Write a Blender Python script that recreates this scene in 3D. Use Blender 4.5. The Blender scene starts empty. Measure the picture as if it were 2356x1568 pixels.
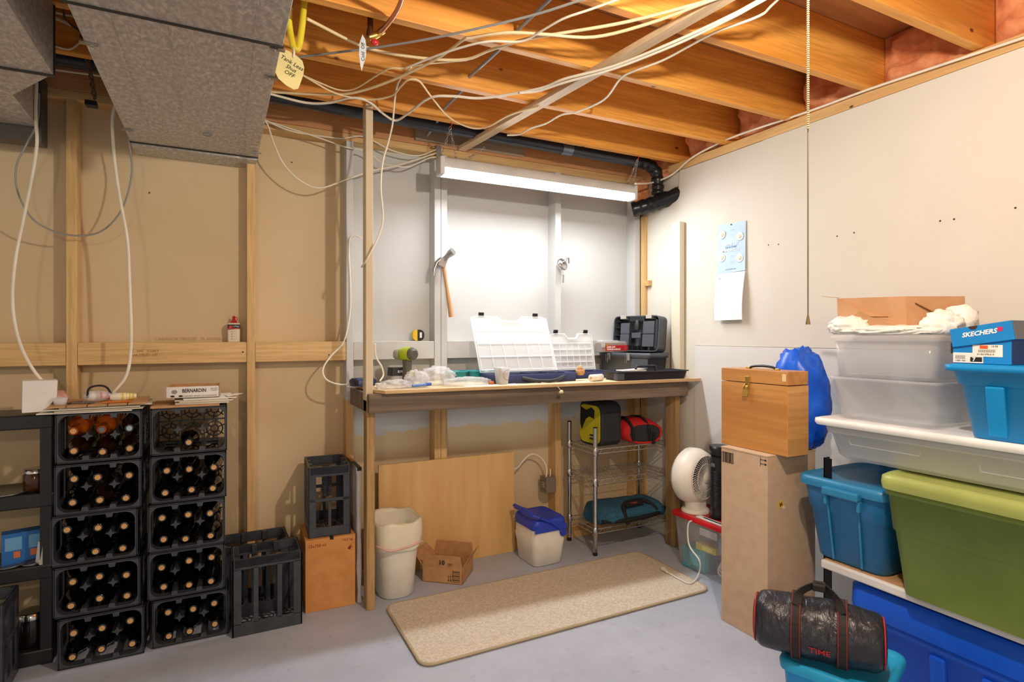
import bpy, bmesh, math, random
from mathutils import Vector, Matrix, noise, Euler
random.seed(7)
PI = math.pi
sc = bpy.context.scene
COL = sc.collection
# ---------------------------------------------------------------- camera
CAM_H = 1.27
FPX, CX, HY = 1326.0, 1178.0, 771.0          # focal length in pixels of the 2356 px wide frame, centre column, horizon row
YAW = math.atan(673.0 / 1326.0)
cd = bpy.data.cameras.new('camera'); cam = bpy.data.objects.new('camera', cd); COL.objects.link(cam)
cam.location = (0, 0, CAM_H); cam.rotation_euler = (PI / 2, 0, -YAW)
cd.sensor_width = 36.0; cd.lens = 36.0 * FPX / 2356.0; cd.shift_y = (HY - 784.0) / 2356.0
cd.clip_start = 0.05
sc.camera = cam
# ---------------------------------------------------------------- world, lamps, exposure
wd = bpy.data.worlds.new('world'); sc.world = wd; wd.use_nodes = True
bgn = wd.node_tree.nodes['Background']
bgn.inputs[0].default_value = (1.0, 0.90, 0.77, 1); bgn.inputs[1].default_value = 0.28
def lamp(name, loc, col, power, radius):
    l = bpy.data.lights.new(name, 'POINT'); l.energy = power; l.color = col; l.shadow_soft_size = radius
    o = bpy.data.objects.new(name, l); COL.objects.link(o); o.location = loc
    return o
lamp('ceiling_bulb', (1.05, 0.71, 2.15), (1.0, 0.90, 0.76), 31, 0.03)      # bare pull-cord bulb just above the frame
lamp('fill_lamp', (-0.9, -1.6, 2.1), (1.0, 0.84, 0.60), 32, 0.08)         # warm fill lamp, added out of view behind the camera to brighten the room
LED_POWER = 39.0
vs = sc.view_settings
vs.view_transform = 'Standard'; vs.look = 'None'; vs.exposure = 1.25; vs.gamma = 1.0; vs.use_curve_mapping = False
try: sc.display_settings.display_device = 'sRGB'
except Exception: pass
# ---------------------------------------------------------------- helpers
SN, CS = math.sin(YAW), math.cos(YAW)
def at(u, v, x=None, y=None, z=None):
    """point of the photograph (u, v) on the real plane x=.., y=.. or z=.."""
    a = (u - CX) / FPX
    r = Vector((SN + a * CS, CS - a * SN, (HY - v) / FPX))
    if x is not None: t = x / r.x
    elif y is not None: t = y / r.y
    else: t = (z - CAM_H) / r.z
    return Vector((0, 0, CAM_H)) + r * t
def lin(c):
    f = lambda s: s / 12.92 if s <= 0.04045 else ((s + 0.055) / 1.055) ** 2.4
    return tuple(f(x / 255.0) for x in c) + (1.0,)
class NT:
    def __init__(s, m):
        m.use_nodes = True; s.t = m.node_tree; s.n = s.t.nodes; s.l = s.t.links
        s.p = s.n['Principled BSDF']
        s.tc = s.n.new('ShaderNodeTexCoord')
    def map(s, sc_=(1, 1, 1), loc=(0, 0, 0)):
        m = s.n.new('ShaderNodeMapping'); m.inputs['Scale'].default_value = sc_; m.inputs['Location'].default_value = loc
        s.l.new(s.tc.outputs['Object'], m.inputs['Vector']); return m.outputs[0]
    def noise(s, vec, scale, detail=4, rough=.55, dist=0):
        n = s.n.new('ShaderNodeTexNoise'); n.inputs['Scale'].default_value = scale; n.inputs['Detail'].default_value = detail
        n.inputs['Roughness'].default_value = rough; n.inputs['Distortion'].default_value = dist
        s.l.new(vec, n.inputs['Vector']); return n.outputs['Fac']
    def ramp(s, fac, stops):
        r = s.n.new('ShaderNodeValToRGB'); e = r.color_ramp.elements
        while len(e) < len(stops): e.new(0.5)
        for k, (p, c) in enumerate(stops):
            e[k].position = p; e[k].color = c
        s.l.new(fac, r.inputs[0]); return r.outputs[0]
    def mix(s, fac, a, b, mode='MIX'):
        m = s.n.new('ShaderNodeMix'); m.data_type = 'RGBA'; m.blend_type = mode
        for k, val in ((0, fac), (6, a), (7, b)):
            if hasattr(val, 'is_linked') or hasattr(val, 'links'): s.l.new(val, m.inputs[k])
            else: m.inputs[k].default_value = val
        return m.outputs[2]
    def math(s, op, a, b=None):
        m = s.n.new('ShaderNodeMath'); m.operation = op
        for k, val in ((0, a), (1, b)):
            if val is None: continue
            if hasattr(val, 'links'): s.l.new(val, m.inputs[k])
            else: m.inputs[k].default_value = val
        return m.outputs[0]
    def bump(s, fac, strength, dist=.002):
        b = s.n.new('ShaderNodeBump'); b.inputs['Strength'].default_value = strength; b.inputs['Distance'].default_value = dist
        s.l.new(fac, b.inputs['Height']); s.l.new(b.outputs[0], s.p.inputs['Normal'])
    def col(s, c): s.l.new(c, s.p.inputs['Base Color'])
MATS = {}
def mat(name, col, rough=.55, metal=0., col2=None, scale=6., stretch=(1, 1, 1), detail=4, bump=0., bscale=80., trans=0., ior=1.45, emit=0., coat=0., lo=.35, hi=.65, alpha=1.0, spec=.5):
    if name in MATS: return MATS[name]
    m = bpy.data.materials.new(name); t = NT(m); p = t.p
    p.inputs['Base Color'].default_value = lin(col); p.inputs['Roughness'].default_value = rough; p.inputs['Metallic'].default_value = metal
    p.inputs['Transmission Weight'].default_value = trans; p.inputs['IOR'].default_value = ior; p.inputs['Alpha'].default_value = alpha
    p.inputs['Coat Weight'].default_value = coat; p.inputs['Specular IOR Level'].default_value = spec
    c2 = col2 or tuple(max(0, c * .93) for c in col)
    t.col(t.ramp(t.noise(t.map(stretch), scale, detail), [(lo, lin(c2)), (hi, lin(col))]))
    if bump: t.bump(t.noise(t.map(), bscale, 3), bump)
    if emit:
        p.inputs['Emission Color'].default_value = lin(col); p.inputs['Emission Strength'].default_value = emit
    MATS[name] = m; return m
def wood(name, light, dark, axis='x', knots=.0, rough=.6, knot=(92, 52, 24), g=1.0, paint=None):
    """sawn timber: streaks along an axis, optional knots; paint=(colour, z, x) leaves paint above that height"""
    if name in MATS: return MATS[name]
    m = bpy.data.materials.new(name); t = NT(m); t.p.inputs['Roughness'].default_value = rough
    st = {'x': (.05, 1, 1), 'y': (1, .05, 1), 'z': (1, 1, .05)}[axis]
    st = tuple(c * g for c in st)
    fine = t.noise(t.map(st), 90, 3, .6, .4); broad = t.noise(t.map(tuple(c * .35 for c in st)), 30, 3, .5, 1.2)
    c = t.ramp(broad, [(.3, lin(dark)), (.7, lin(light))])
    mid = tuple((a + b) / 2 * .88 for a, b in zip(light, dark))
    c = t.mix(t.ramp(fine, [(.42, (.55, .55, .55, 1)), (.55, (0, 0, 0, 1))]), c, lin(mid))
    if knots:
        v = t.n.new('ShaderNodeTexVoronoi'); v.inputs['Scale'].default_value = 6.5
        t.l.new(t.map(tuple(.55 if k < .5 * g else 1. for k in st)), v.inputs['Vector'])
        k = t.ramp(v.outputs['Distance'], [(knots * .55, (1, 1, 1, 1)), (knots, (0, 0, 0, 1))])
        c = t.mix(k, c, lin(knot))
    if paint:
        pc, pz, px_ = paint
        s = t.n.new('ShaderNodeSeparateXYZ'); t.l.new(t.tc.outputs['Object'], s.inputs[0])
        zz = t.math('ADD', s.outputs['Z'], t.math('MULTIPLY', t.noise(t.map(), 9, 3), .10))
        f = t.math('MULTIPLY', t.math('GREATER_THAN', zz, pz + .05), t.math('GREATER_THAN', s.outputs['X'], px_))
        c = t.mix(f, c, lin(pc))
    t.col(c); t.bump(fine, .25, .0015); MATS[name] = m; return m

def rrect(w, d, r, n=4, cx=0., cy=0.):
    """rounded rectangle outline, counter-clockwise"""
    r = min(r, w / 2 - 1e-4, d / 2 - 1e-4); P = []
    for k, (sx, sy) in enumerate(((1, 1), (-1, 1), (-1, -1), (1, -1))):
        for i in range(n + 1):
            a = PI / 2 * (k + i / n)
            P.append((cx + sx * (w / 2 - r) + r * math.cos(a), cy + sy * (d / 2 - r) + r * math.sin(a)))
    return P
def smooth(pts, n=6):
    """Catmull-Rom through points"""
    P = [Vector(p) for p in pts]; Q = [2 * P[0] - P[1]] + P + [2 * P[-1] - P[-2]]; out = []
    for i in range(1, len(Q) - 2):
        a, b, c, d = Q[i - 1:i + 3]
        for k in range(n):
            t = k / n
            out.append(.5 * ((2 * b) + (c - a) * t + (2 * a - 5 * b + 4 * c - d) * t * t + (3 * b - a - 3 * c + d) * t ** 3))
    out.append(P[-1]); return out
class MB:
    def __init__(s): s.v = []; s.f = []; s.s = []; s.m = []; s.mi = 0
    def add(s, vs_, fs, sm=False):
        o = len(s.v); s.v += [Vector(v) for v in vs_]
        for f in fs: s.f.append([i + o for i in f]); s.s.append(sm); s.m.append(s.mi)
        return s
    def box(s, x0, x1, y0, y1, z0, z1):
        return s.add([(x0, y0, z0), (x1, y0, z0), (x1, y1, z0), (x0, y1, z0), (x0, y0, z1), (x1, y0, z1), (x1, y1, z1), (x0, y1, z1)],
                     [(0, 3, 2, 1), (4, 5, 6, 7), (0, 1, 5, 4), (1, 2, 6, 5), (2, 3, 7, 6), (3, 0, 4, 7)])
    def obox(s, c, size, rot=(0, 0, 0)):
        M = Matrix.Translation(c) @ Euler(rot).to_matrix().to_4x4(); b = MB(); x, y, z = (k / 2 for k in size)
        b.box(-x, x, -y, y, -z, z); return s.add([M @ v for v in b.v], b.f)
    def beam(s, p, q, w, h, up=(0, 0, 1)):
        p, q = Vector(p), Vector(q); d = (q - p).normalized(); a = d.cross(Vector(up)).normalized() * w / 2; b = a.cross(d).normalized() * h / 2
        return s.add([p - a - b, p + a - b, p + a + b, p - a + b, q - a - b, q + a - b, q + a + b, q - a + b],
                     [(0, 1, 2, 3), (4, 7, 6, 5), (0, 4, 5, 1), (1, 5, 6, 2), (2, 6, 7, 3), (3, 7, 4, 0)])
    def loft(s, rings, cap=(True, True), sm=True, close=False):
        n = len(rings[0]); V = [p for r in rings for p in r]; F = []
        m = len(rings)
        for i in range(m if close else m - 1):
            j = (i + 1) % m
            for k in range(n):
                F.append((i * n + k, i * n + (k + 1) % n, j * n + (k + 1) % n, j * n + k))
        s.add(V, F, sm)
        if not close:
            if cap[0]: s.add(rings[0], [tuple(range(n))[::-1]])
            if cap[1]: s.add(rings[-1], [tuple(range(n))])
        return s
    def tube(s, pts, r, n=7, closed=False, cap=True):
        P = [Vector(p) for p in pts]; rings = []; m = len(P); up = None
        for i, p in enumerate(P):
            d = (P[(i + 1) % m] - P[i - 1]) if closed else (P[min(i + 1, m - 1)] - P[max(i - 1, 0)])
            d = d.normalized() if d.length > 1e-9 else Vector((0, 0, 1))
            if up is None: up = Vector((0, 0, 1)) if abs(d.z) < .9 else Vector((1, 0, 0))
            a = d.cross(up).normalized(); b = d.cross(a).normalized(); up = -b if False else up
            if abs(d.dot(up)) > .97: up = Vector((1, 0, 0)) if abs(d.x) < .8 else Vector((0, 1, 0)); a = d.cross(up).normalized(); b = d.cross(a).normalized()
            if rings:                       # keep the twist continuous
                pa = prev; a2 = (pa - d * pa.dot(d)); a = a2.normalized() if a2.length > 1e-6 else a; b = d.cross(a).normalized()
            prev = a
            rr = r[i] if isinstance(r, (list, tuple)) else r
            rings.append([p + (a * math.cos(2 * PI * k / n) + b * math.sin(2 * PI * k / n)) * rr for k in range(n)])
        return s.loft(rings, (cap, cap), True, closed)
    def lathe(s, prof, n=20, M=None, sm=True, cap=(True, True)):
        M = M or Matrix(); 
        return s.loft([[M @ Vector((r * math.cos(2 * PI * k / n), r * math.sin(2 * PI * k / n), z)) for k in range(n)] for r, z in prof], cap, sm)
    def prism(s, poly, h0, h1, plane='xy', sm=False):
        f = {'xy': lambda p, h: (p[0], p[1], h), 'xz': lambda p, h: (p[0], h, p[1]), 'yz': lambda p, h: (h, p[0], p[1])}[plane]
        return s.loft([[f(p, h0) for p in poly], [f(p, h1) for p in poly]], sm=sm)
    def rloft(s, levels, n=4, cx=0., cy=0., cap=(True, True)):
        """rounded-rectangle sections: levels of (z, w, d, r)"""
        return s.loft([[(x, y, z) for x, y in rrect(w, d, r, n, cx, cy)] for z, w, d, r in levels], cap)
    def blob(s, c, rad, sub=3, amp=.25, fr=4., seed=0, flat=None, ridge=True):
        b = bmesh.new(); bmesh.ops.create_icosphere(b, subdivisions=sub, radius=1.)
        V = []
        for v in b.verts:
            p = v.co.normalized(); q = p * fr + Vector((seed * 3.1, seed * 7.7, seed * 1.3))
            k = noise.noise(q) ; k2 = noise.noise(q * 2.3)
            k = (1 - 2 * abs(k)) * .6 + (1 - 2 * abs(k2)) * .4 - .4 if ridge else k
            w = p * (1 + amp * k); w = Vector((w.x * rad[0], w.y * rad[1], w.z * rad[2])) + Vector(c)
            if flat is not None and w.z < flat: w.z = flat + (w.z - flat) * .02
            V.append(w)
        F = [[v.index for v in f.verts] for f in b.faces]; b.free()
        return s.add(V, F, True)
    def xf(s, M):
        s.v = [M @ v for v in s.v]; return s
    def build(s, name, m, parent=None, bevel=0., seg=2, solid=0., sub=0):
        me = bpy.data.meshes.new(name); me.from_pydata(s.v, [], s.f)
        bm = bmesh.new(); bm.from_mesh(me); bmesh.ops.recalc_face_normals(bm, faces=bm.faces); bm.to_mesh(me); bm.free()
        me.polygons.foreach_set('use_smooth', s.s); me.update()
        for k in (m if isinstance(m, (list, tuple)) else [m]): me.materials.append(k)
        if isinstance(m, (list, tuple)): me.polygons.foreach_set('material_index', s.m)
        o = bpy.data.objects.new(name, me); COL.objects.link(o)
        if parent is not None: o.parent = parent
        if solid:
            d = o.modifiers.new('thickness', 'SOLIDIFY'); d.thickness = solid; d.offset = -1
        if bevel:
            d = o.modifiers.new('edges', 'BEVEL'); d.width = bevel; d.segments = seg; d.limit_method = 'ANGLE'; d.angle_limit = .7
        if sub:
            d = o.modifiers.new('sub', 'SUBSURF'); d.levels = sub; d.render_levels = sub
        return o
def tag(o, label, cat, group=None):
    o['label'] = label; o['category'] = cat
    if group: o['group'] = group
    return o
def thing(name, label, cat, loc=(0, 0, 0), rz=0., group=None, rot=None):
    o = bpy.data.objects.new(name, None); COL.objects.link(o); o.location = loc; o.rotation_euler = rot or (0, 0, rz); o.empty_display_size = .05
    return tag(o, label, cat, group)
def clone(o, parent=None):
    c = o.copy(); COL.objects.link(c); c.parent = parent
    for ch in list(o.children): clone(ch, c)
    return c
def struct(o): o['kind'] = 'structure'; return o
FRONT = (PI / 2, 0, 0)            # lettering that faces -y
LEFT = (PI / 2, 0, -PI / 2)       # lettering that faces -x
def text(body, size, m, parent, loc, rot=FRONT, name='lettering', align='CENTER', shear=0., wide=1.0, bold=0.):
    cu = bpy.data.curves.new(name, 'FONT'); cu.body = body; cu.size = size; cu.align_x = align; cu.align_y = 'CENTER'; cu.shear = shear; cu.offset = bold
    cu.extrude = .0003; cu.resolution_u = 2
    tmp = bpy.data.objects.new(name, cu); COL.objects.link(tmp)
    dg = bpy.context.evaluated_depsgraph_get(); me = bpy.data.meshes.new_from_object(tmp.evaluated_get(dg))
    bpy.data.objects.remove(tmp); me.materials.clear(); me.materials.append(m)
    o = bpy.data.objects.new(name, me); COL.objects.link(o); o.parent = parent; o.location = loc; o.rotation_euler = rot; o.scale = (wide, 1, 1)
    return o
def R(x=0, y=0, z=0): return Euler((x, y, z)).to_matrix().to_4x4()
def TR(*v): return Matrix.Translation(v)

# common materials
PINE = wood('pine', (226, 190, 132), (196, 150, 92), 'z', .055)
PINEX = wood('pine_x', (226, 190, 132), (200, 154, 96), 'x', .05)
BLACKP = mat('black_plastic', (34, 35, 37), .38, bump=.1, bscale=300)
DARKP = mat('dark_plastic', (44, 46, 50), .45)
WHITEP = mat('white_plastic', (236, 232, 222), .4)
CABLE = mat('cable_white', (238, 228, 208), .45)
CABLEG = mat('cable_grey', (150, 148, 144), .4)
CHROME = mat('chrome', (205, 205, 205), .2, 1.0)
STEEL = mat('zinc_steel', (160, 158, 152), .35, .9)
INK = mat('black_ink', (28, 26, 25), .7)
WHITE_INK = mat('white_ink', (240, 240, 236), .6)
RED_INK = mat('red_ink', (150, 40, 26), .7)
PAPER = mat('paper', (238, 234, 224), .8)
CARD = mat('cardboard', (196, 150, 104), .85, col2=(182, 136, 92), scale=30, bump=.1, bscale=200)
# ================================================================ the room
XR = 2.53            # face of the right-hand wall
YS, YW = 3.054, 3.143   # stud faces and drywall of the back wall
ZJ, ZS = 2.339, 2.574   # underside of the joists, underside of the subfloor
WPAINT = (196, 196, 194)
# --- floor
m = bpy.data.materials.new('painted_concrete'); t = NT(m); t.p.inputs['Roughness'].default_value = .5
c = t.ramp(t.noise(t.map(), 2.2, 6, .6), [(.3, lin((166, 174, 190))), (.7, lin((188, 196, 212)))])
c = t.mix(t.ramp(t.noise(t.map(), 14, 5, .7), [(.58, (0, 0, 0, 1)), (.72, (.5, .5, .5, 1))]), c, lin((144, 148, 156)))
c = t.mix(t.ramp(t.noise(t.map((1, 1, 1), (5, 3, 0)), 38, 2, .5), [(.72, (0, 0, 0, 1)), (.75, (.7, .7, .7, 1))]), c, lin((206, 206, 206)))
t.col(c); t.bump(t.noise(t.map(), 60, 4), .15, .002)
CONC = m
fo = struct(MB().box(-3.2, 3.0, -3.5, 3.3, -.06, 0).build('floor', CONC)); fo['label'] = 'grey painted concrete basement floor'
# --- back wall
m = bpy.data.materials.new('drywall_part_painted'); t = NT(m); t.p.inputs['Roughness'].default_value = .85
base = t.ramp(t.noise(t.map(), 1.6, 4), [(.3, lin((206, 182, 144))), (.7, lin((214, 192, 156)))])
s_ = t.n.new('ShaderNodeSeparateXYZ'); t.l.new(t.tc.outputs['Object'], s_.inputs[0])
zz = t.math('ADD', s_.outputs['Z'], t.math('MULTIPLY', t.noise(t.map((1, 1, .25)), 14, 3, .6), .13))
f = t.math('MULTIPLY', t.math('GREATER_THAN', zz, .80), t.math('GREATER_THAN', s_.outputs['X'], .622))
t.col(t.mix(f, base, lin(WPAINT))); t.bump(t.noise(t.map(), 220, 3), .08, .001)
DRYB = m
DRYR = mat('drywall_painted', (216, 211, 199), .85, col2=(211, 205, 192), scale=1.5, bump=.08, bscale=200)
wb = struct(MB().box(-3.2, 2.75, YW, YW + .015, 0, 2.285).build('wall_back', DRYB)); wb['label'] = 'drywall partition with open studs, right half painted white'
PAINTED = wood('painted_stud', (226, 190, 132), (196, 150, 92), 'z', .05, paint=(WPAINT, .93, .585))
PAINTEDX = mat('painted_blocking', WPAINT, .7, col2=(190, 188, 183), scale=12)
RAWX = PINEX
MB().box(-3.2, XR, YS, YW, 0, .038).build('bottom_plate', RAWX, wb, .002)
MB().box(-3.2, XR + .15, YS, YW, 2.28, 2.318).build('top_plate', RAWX, wb, .002)
for x0, x1, raw in ((-1.27, -1.232, 1), (-.584, -.546, 1), (.118, .154, 1), (.587, .623, 0), (1.067, 1.1035, 0), (1.1055, 1.142, 0), (1.851, 1.892, 0), (2.468, 2.512, 0)):
    MB().box(x0, x1, YS, YW, .038, 2.28).build('stud', PINE if raw else PAINTED, wb, .002)
MB().box(2.514, 2.53, 3.0, 3.05, .04, 2.06).build('stud', PINE, wb, .002)
MB().box(2.500, 2.529, 2.955, 3.0, 1.595, 1.63).build('wood_block', PINEX, wb, .001)
for x0, x1, raw in ((-1.232, -.584, 1), (-.546, .118, 1), (.154, .587, 1), (.623, 1.067, 0), (1.142, 1.851, 0), (1.892, 2.468, 0)):
    MB().box(x0 + .001, x1 - .001, YS + .002, YW, 1.141, 1.238).build('blocking', RAWX if raw else PAINTEDX, wb, .002)
STAMP = mat('stamp_ink', (176, 128, 80), .8)
text('M.  SPF   S-DRY\n2x4 STUD  HT', .017, STAMP, wb, (-.30, YS + .001, 1.19), name='stamp')
text('CABANOR PRECISE   M. NOVEL', .02, mat('stamp_faint', (190, 160, 112), .8), wb, (-.13, YW - .0008, 1.252), name='stamp')
NAIL = mat('nail_dark', (60, 48, 36), .5)
for x, y_, z in ((-.29, 3.142, 1.93), (-.40, 3.142, 1.86), (.33, 3.142, 2.155), (.50, 3.0535, 1.17), (.10, 3.0535, 1.19)):
    MB().lathe([(.004, 0), (.003, .002)], 8, TR(x, y_, z) @ R(PI / 2)).build('nail_head', NAIL, wb)
# --- right wall
wr = struct(MB().box(XR + .016, XR + .03, -2.5, YW, 0, 2.285).build('wall_right', DRYR)); wr['label'] = 'pale painted drywall wall on the right'
MB().prism([(2.09, 1.21), (2.569, 1.21), (2.569, 0), (YW, 0), (YW, 2.06), (3.0, 2.075), (2.86, 2.10), (2.715, 2.13), (2.70, 2.285), (2.09, 2.285)], XR, XR + .015, 'yz').build('drywall_panel', DRYR, wr)
MB().box(XR - .001, XR + .015, -2.5, 2.09, 1.21, 2.287).build('drywall_panel', DRYR, wr, .001)
MB().box(XR - .006, XR + .015, -2.5, 2.569, 0, 1.208).build('drywall_panel', mat('drywall_led_lit', (218, 216, 211), .85, col2=(213, 210, 204), scale=1.5), wr, .002)  # lower sheet whiter: the LED's light is put into its colour
MB().box(XR - .003, XR + .10, -2.5, 2.80, 2.288, 2.336).build('top_plate', wood('plate_y', (228, 190, 130), (206, 160, 100), 'y', .05), wr, .002)
for u, v in ((2163, 508), (2195, 504), (1926, 543), (1965, 535), (1768, 563), (1791, 562), (2336, 478)):
    p = at(u, v, x=XR - .0015)
    MB().lathe([(.004, 0), (.0035, .0006)], 8, TR(*p) @ R(0, -PI / 2)).build('screw_hole', NAIL, wr)
# --- ceiling: subfloor, joists, strapping, insulation
SUBF = wood('subfloor', (206, 148, 92), (178, 118, 66), 'x', .04)
ce = struct(MB().box(-3.2, 3.0, -3.5, 3.3, ZS, ZS + .02).build('ceiling', SUBF)); ce['label'] = 'open joist ceiling with plank subfloor'
JOIST = wood('joist', (244, 178, 86), (218, 138, 50), 'x', .06, .5, (110, 56, 20))
JY = [2.700, 2.315, 1.910, 1.520, 1.115, .72, .32, -.08, -.48, -.88]
MB().box(-3.2, 3.0, YS - .002, YS + .038, 2.319, ZS - .001).build('rim_joist', wood('rim', (214, 158, 104), (190, 130, 82), 'x', .06), ce, .002)
for y in JY:
    MB().box(-3.2, 2.66, y, y + .038, ZJ, ZS - .001).build('joist', JOIST, ce, .003)
STRAP = wood('strapping', (226, 196, 158), (200, 168, 130), 'y', .03)
MB().beam((1.225, 3.045, 2.327), (1.60, -.45, 2.327), .05, .022).build('strapping', STRAP, ce, .002)
MB().beam((.95, 3.045, 2.372), (1.62, 3.045, 2.372), .03, .075).build('ledger_board', wood('grey_board', (188, 170, 146), (150, 132, 110), 'x', .05), ce, .002)
INS = mat('pink_insulation', (236, 164, 116), .95, col2=(204, 116, 72), scale=14, detail=6, bump=1.0, bscale=45)
def batt(y0, y1, k):
    b = MB(); n, mm = 12, 9; V = []
    for i in range(n + 1):
        for j in range(mm + 1):
            y = y0 + (y1 - y0) * i / n; z = ZJ - .002 + (ZS - ZJ) * j / mm
            e = min(i, n - i, 2) / 2 * min(j, mm - j, 2) / 2
            q = Vector((k * 5.3, y * 9, z * 9)); d = noise.noise(q) * .07 + noise.noise(q * 2.4) * .035
            V.append((2.56 + (1 - e) * .05 - d * e, y, z))
    F = [(i * (mm + 1) + j, (i + 1) * (mm + 1) + j, (i + 1) * (mm + 1) + j + 1, i * (mm + 1) + j + 1) for i in range(n) for j in range(mm)]
    b.add(V, F, True); b.box(2.62, 2.75, y0, y1, ZJ, ZS - .001); b.build('insulation_batt', INS, ce)
ends = [YS] + JY
for k in range(len(ends) - 1): batt(ends[k + 1] + .04, ends[k] - .003, k)
MB().blob((2.50, 3.02, 2.20), (.07, .02, .10), 3, .2, 4, 3).build('insulation_batt', INS, ce)

# ================================================================ ducts and pipes
m = bpy.data.materials.new('galvanised'); t = NT(m)
t.p.inputs['Metallic'].default_value = .25; t.p.inputs['Roughness'].default_value = .45
n1 = t.noise(t.map((1, .5, 1)), 75, 4, .65, .4); n2 = t.noise(t.map(), 5, 3)
c = t.ramp(n1, [(.40, lin((168, 164, 158))), (.52, lin((190, 186, 180))), (.68, lin((222, 219, 212)))])
c = t.mix(t.ramp(n2, [(.35, (.35, .35, .35, 1)), (.7, (0, 0, 0, 1))]), c, lin((184, 176, 162)))
t.col(c); GALV = m
DUCTD = mat('duct_seam', (60, 60, 60), .5, .4)
du = thing('supply_duct', 'wide galvanised metal duct running along the ceiling to the back wall', 'duct', (0, 0, 2.11))
dx0, dx1 = -.345, .160
MB().box(dx0 - .004, dx1 + .004, -2.0, 1.788, -.004, .225).build('duct_section', GALV, du, .002)
MB().box(dx0, dx1, 1.794, 2.972, 0, .225).build('duct_section', GALV, du, .002)
MB().box(dx0 + .002, dx1 - .002, 2.980, 3.142, -.012, .225).build('end_boot', GALV, du, .002)
MB().box(dx0 - .006, dx1 + .006, 1.787, 1.795, -.008, .225).build('seam', DUCTD, du)
MB().box(dx0 - .003, dx1 + .003, 2.971, 2.981, -.004, .225).build('seam', DUCTD, du)
for x, y0, y1 in ((.085, -2.0, 1.78), (.09, 1.80, 2.7), (-.13, 1.80, 2.5), (-.26, 1.80, 2.8)):
    MB().box(x, x + .004, y0, y1, -.0062 if y0 < 0 else -.0022, .002).build('crease', GALV, du)
for x, y in ((dx0, 2.02), (dx1, 2.02), (dx0, 2.80), (dx1, 2.88), (dx1, 1.81)):
    s = 1 if x < 0 else -1
    b = MB().box(x - s * .012, x + s * .03, y, y + .012, -.006, -.001); b.lathe([(.005, 0), (.004, -.004), (.001, -.005)], 8, TR(x + s * .018, y + .006, -.006))
    b.build('cleat_tab', STEEL, du)
MB().lathe([(.014, 0), (.012, -.006), (.004, -.01)], 10, TR(-.045, 2.72, -.001) @ Matrix.Diagonal((1.4, .6, 1, 1))).build('drain_plug', STEEL, du)
dl = thing('branch_duct', 'narrow galvanised branch duct in the upper left corner', 'duct', (0, 0, 2.11))
MB().box(-1.15, -.478, -1.5, 2.33, 0, .225).build('duct_section', GALV, dl, .002)
MB().prism([(-1.15, 2.333), (-.480, 2.333), (-.648, 2.60), (-.655, 2.955), (-1.15, 2.955)], .004, .225).build('tapered_section', GALV, dl, .002)
MB().box(-1.16, -.474, 2.326, 2.336, -.006, .225).build('seam', DUCTD, dl)
MB().box(-1.16, -.645, 2.957, 3.05, -.055, .22).build('wall_boot', mat('duct_dark', (92, 88, 84), .45, .5), dl, .004)
ABS = mat('abs_pipe', (46, 50, 58), .3)
pp = thing('drain_pipe', 'long black drain pipe running above the back wall', 'pipe', (0, 2.86, 2.375))
MB().tube([(-2.9, 0, .015), (2.30, 0, -.02)], .033, 16).build('pipe', ABS, pp)
MB().tube([(1.77, 0, -.016), (1.84, 0, -.016)], .037, 16).build('coupling', mat('steel_blue', (120, 130, 142), .3, .7), pp)
el = thing('pipe_elbow', 'black taped pipe elbow passing through the notch in the right wall', 'pipe', (2.36, 2.87, 2.36))
TAPE = mat('black_tape', (30, 31, 36), .28, bump=.4, bscale=40)
MB().tube(smooth([(-.05, -.01, -.005), (.05, -.01, -.01), (.12, -.01, -.05), (.135, -.01, -.13), (.135, -.01, -.19)]), [.038 + .004 * math.sin(k * 1.7) for k in range(25)], 14).build('bend', TAPE, el)
MB().tube(smooth([(.02, .10, -.28), (.10, .03, -.255), (.15, -.05, -.235), (.22, -.17, -.20)]), [.048 + .004 * math.sin(k * 2.1) for k in range(19)], 14).build('taped_sleeve', TAPE, el)
el2 = tag(MB().tube([at(1274, -10, z=2.40), at(1180, 80, z=2.40), at(1145, 118, z=2.395), at(1080, 177, z=2.39), at(1063, 209, z=2.385), at(1015, 257, z=2.38), at(1006, 280, z=2.37), at(983, 312, y=3.02)], .0065, 8)
      .build('grey_cable', mat('cable_bluegrey', (150, 160, 168), .35)), 'blue-grey cable threaded straight through holes in the joists', 'cable')
# yellow gas line with tag
YEL = mat('yellow_hose', (226, 210, 60), .4, col2=(206, 184, 40), scale=20)
BRASS = mat('brass', (206, 170, 84), .3, .9)
g = thing('gas_hose', 'yellow coated gas hose looping beside the wide duct', 'hose', at(690, 60, z=2.25))
o0 = g.location.copy()
P = [at(705, -60, y=2.02), at(700, 0, y=2.02), at(695, 60, y=2.02), at(688, 105, y=2.02), at(681, 113, y=2.02), at(674, 104, y=2.02), at(668, 75, y=2.03), at(664, 45, y=2.03)]
MB().tube([p - o0 for p in smooth(P)], .0105, 12).build('hose', YEL, g)
P = [at(664, 46, y=2.03), at(669, 20, y=2.03), at(675, -10, y=2.03)]
b = MB()
b.tube([p - o0 for p in (P[0], P[0].lerp(P[1], .5))], .0115, 8); b.tube([p - o0 for p in (P[0].lerp(P[1], .4), P[1])], .009, 6); b.tube([p - o0 for p in (P[1], P[2])], .0075, 8)
b.build('brass_fitting', BRASS, g)
def plastic_tag(name, label, outline, y, m, ysh=0.):
    P = [at(u, v, y=y) for u, v in outline]; c = sum(P, Vector()) / len(P)
    tg = thing(name, label, 'tag', c)
    Q = [(p.x - c.x, p.z - c.z) for p in P]
    MB().prism(Q, 0, .0012, 'xz').build('card', m, tg)
    return tg, c
IVORY = mat('ivory_tag', (226, 214, 150), .45)
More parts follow.
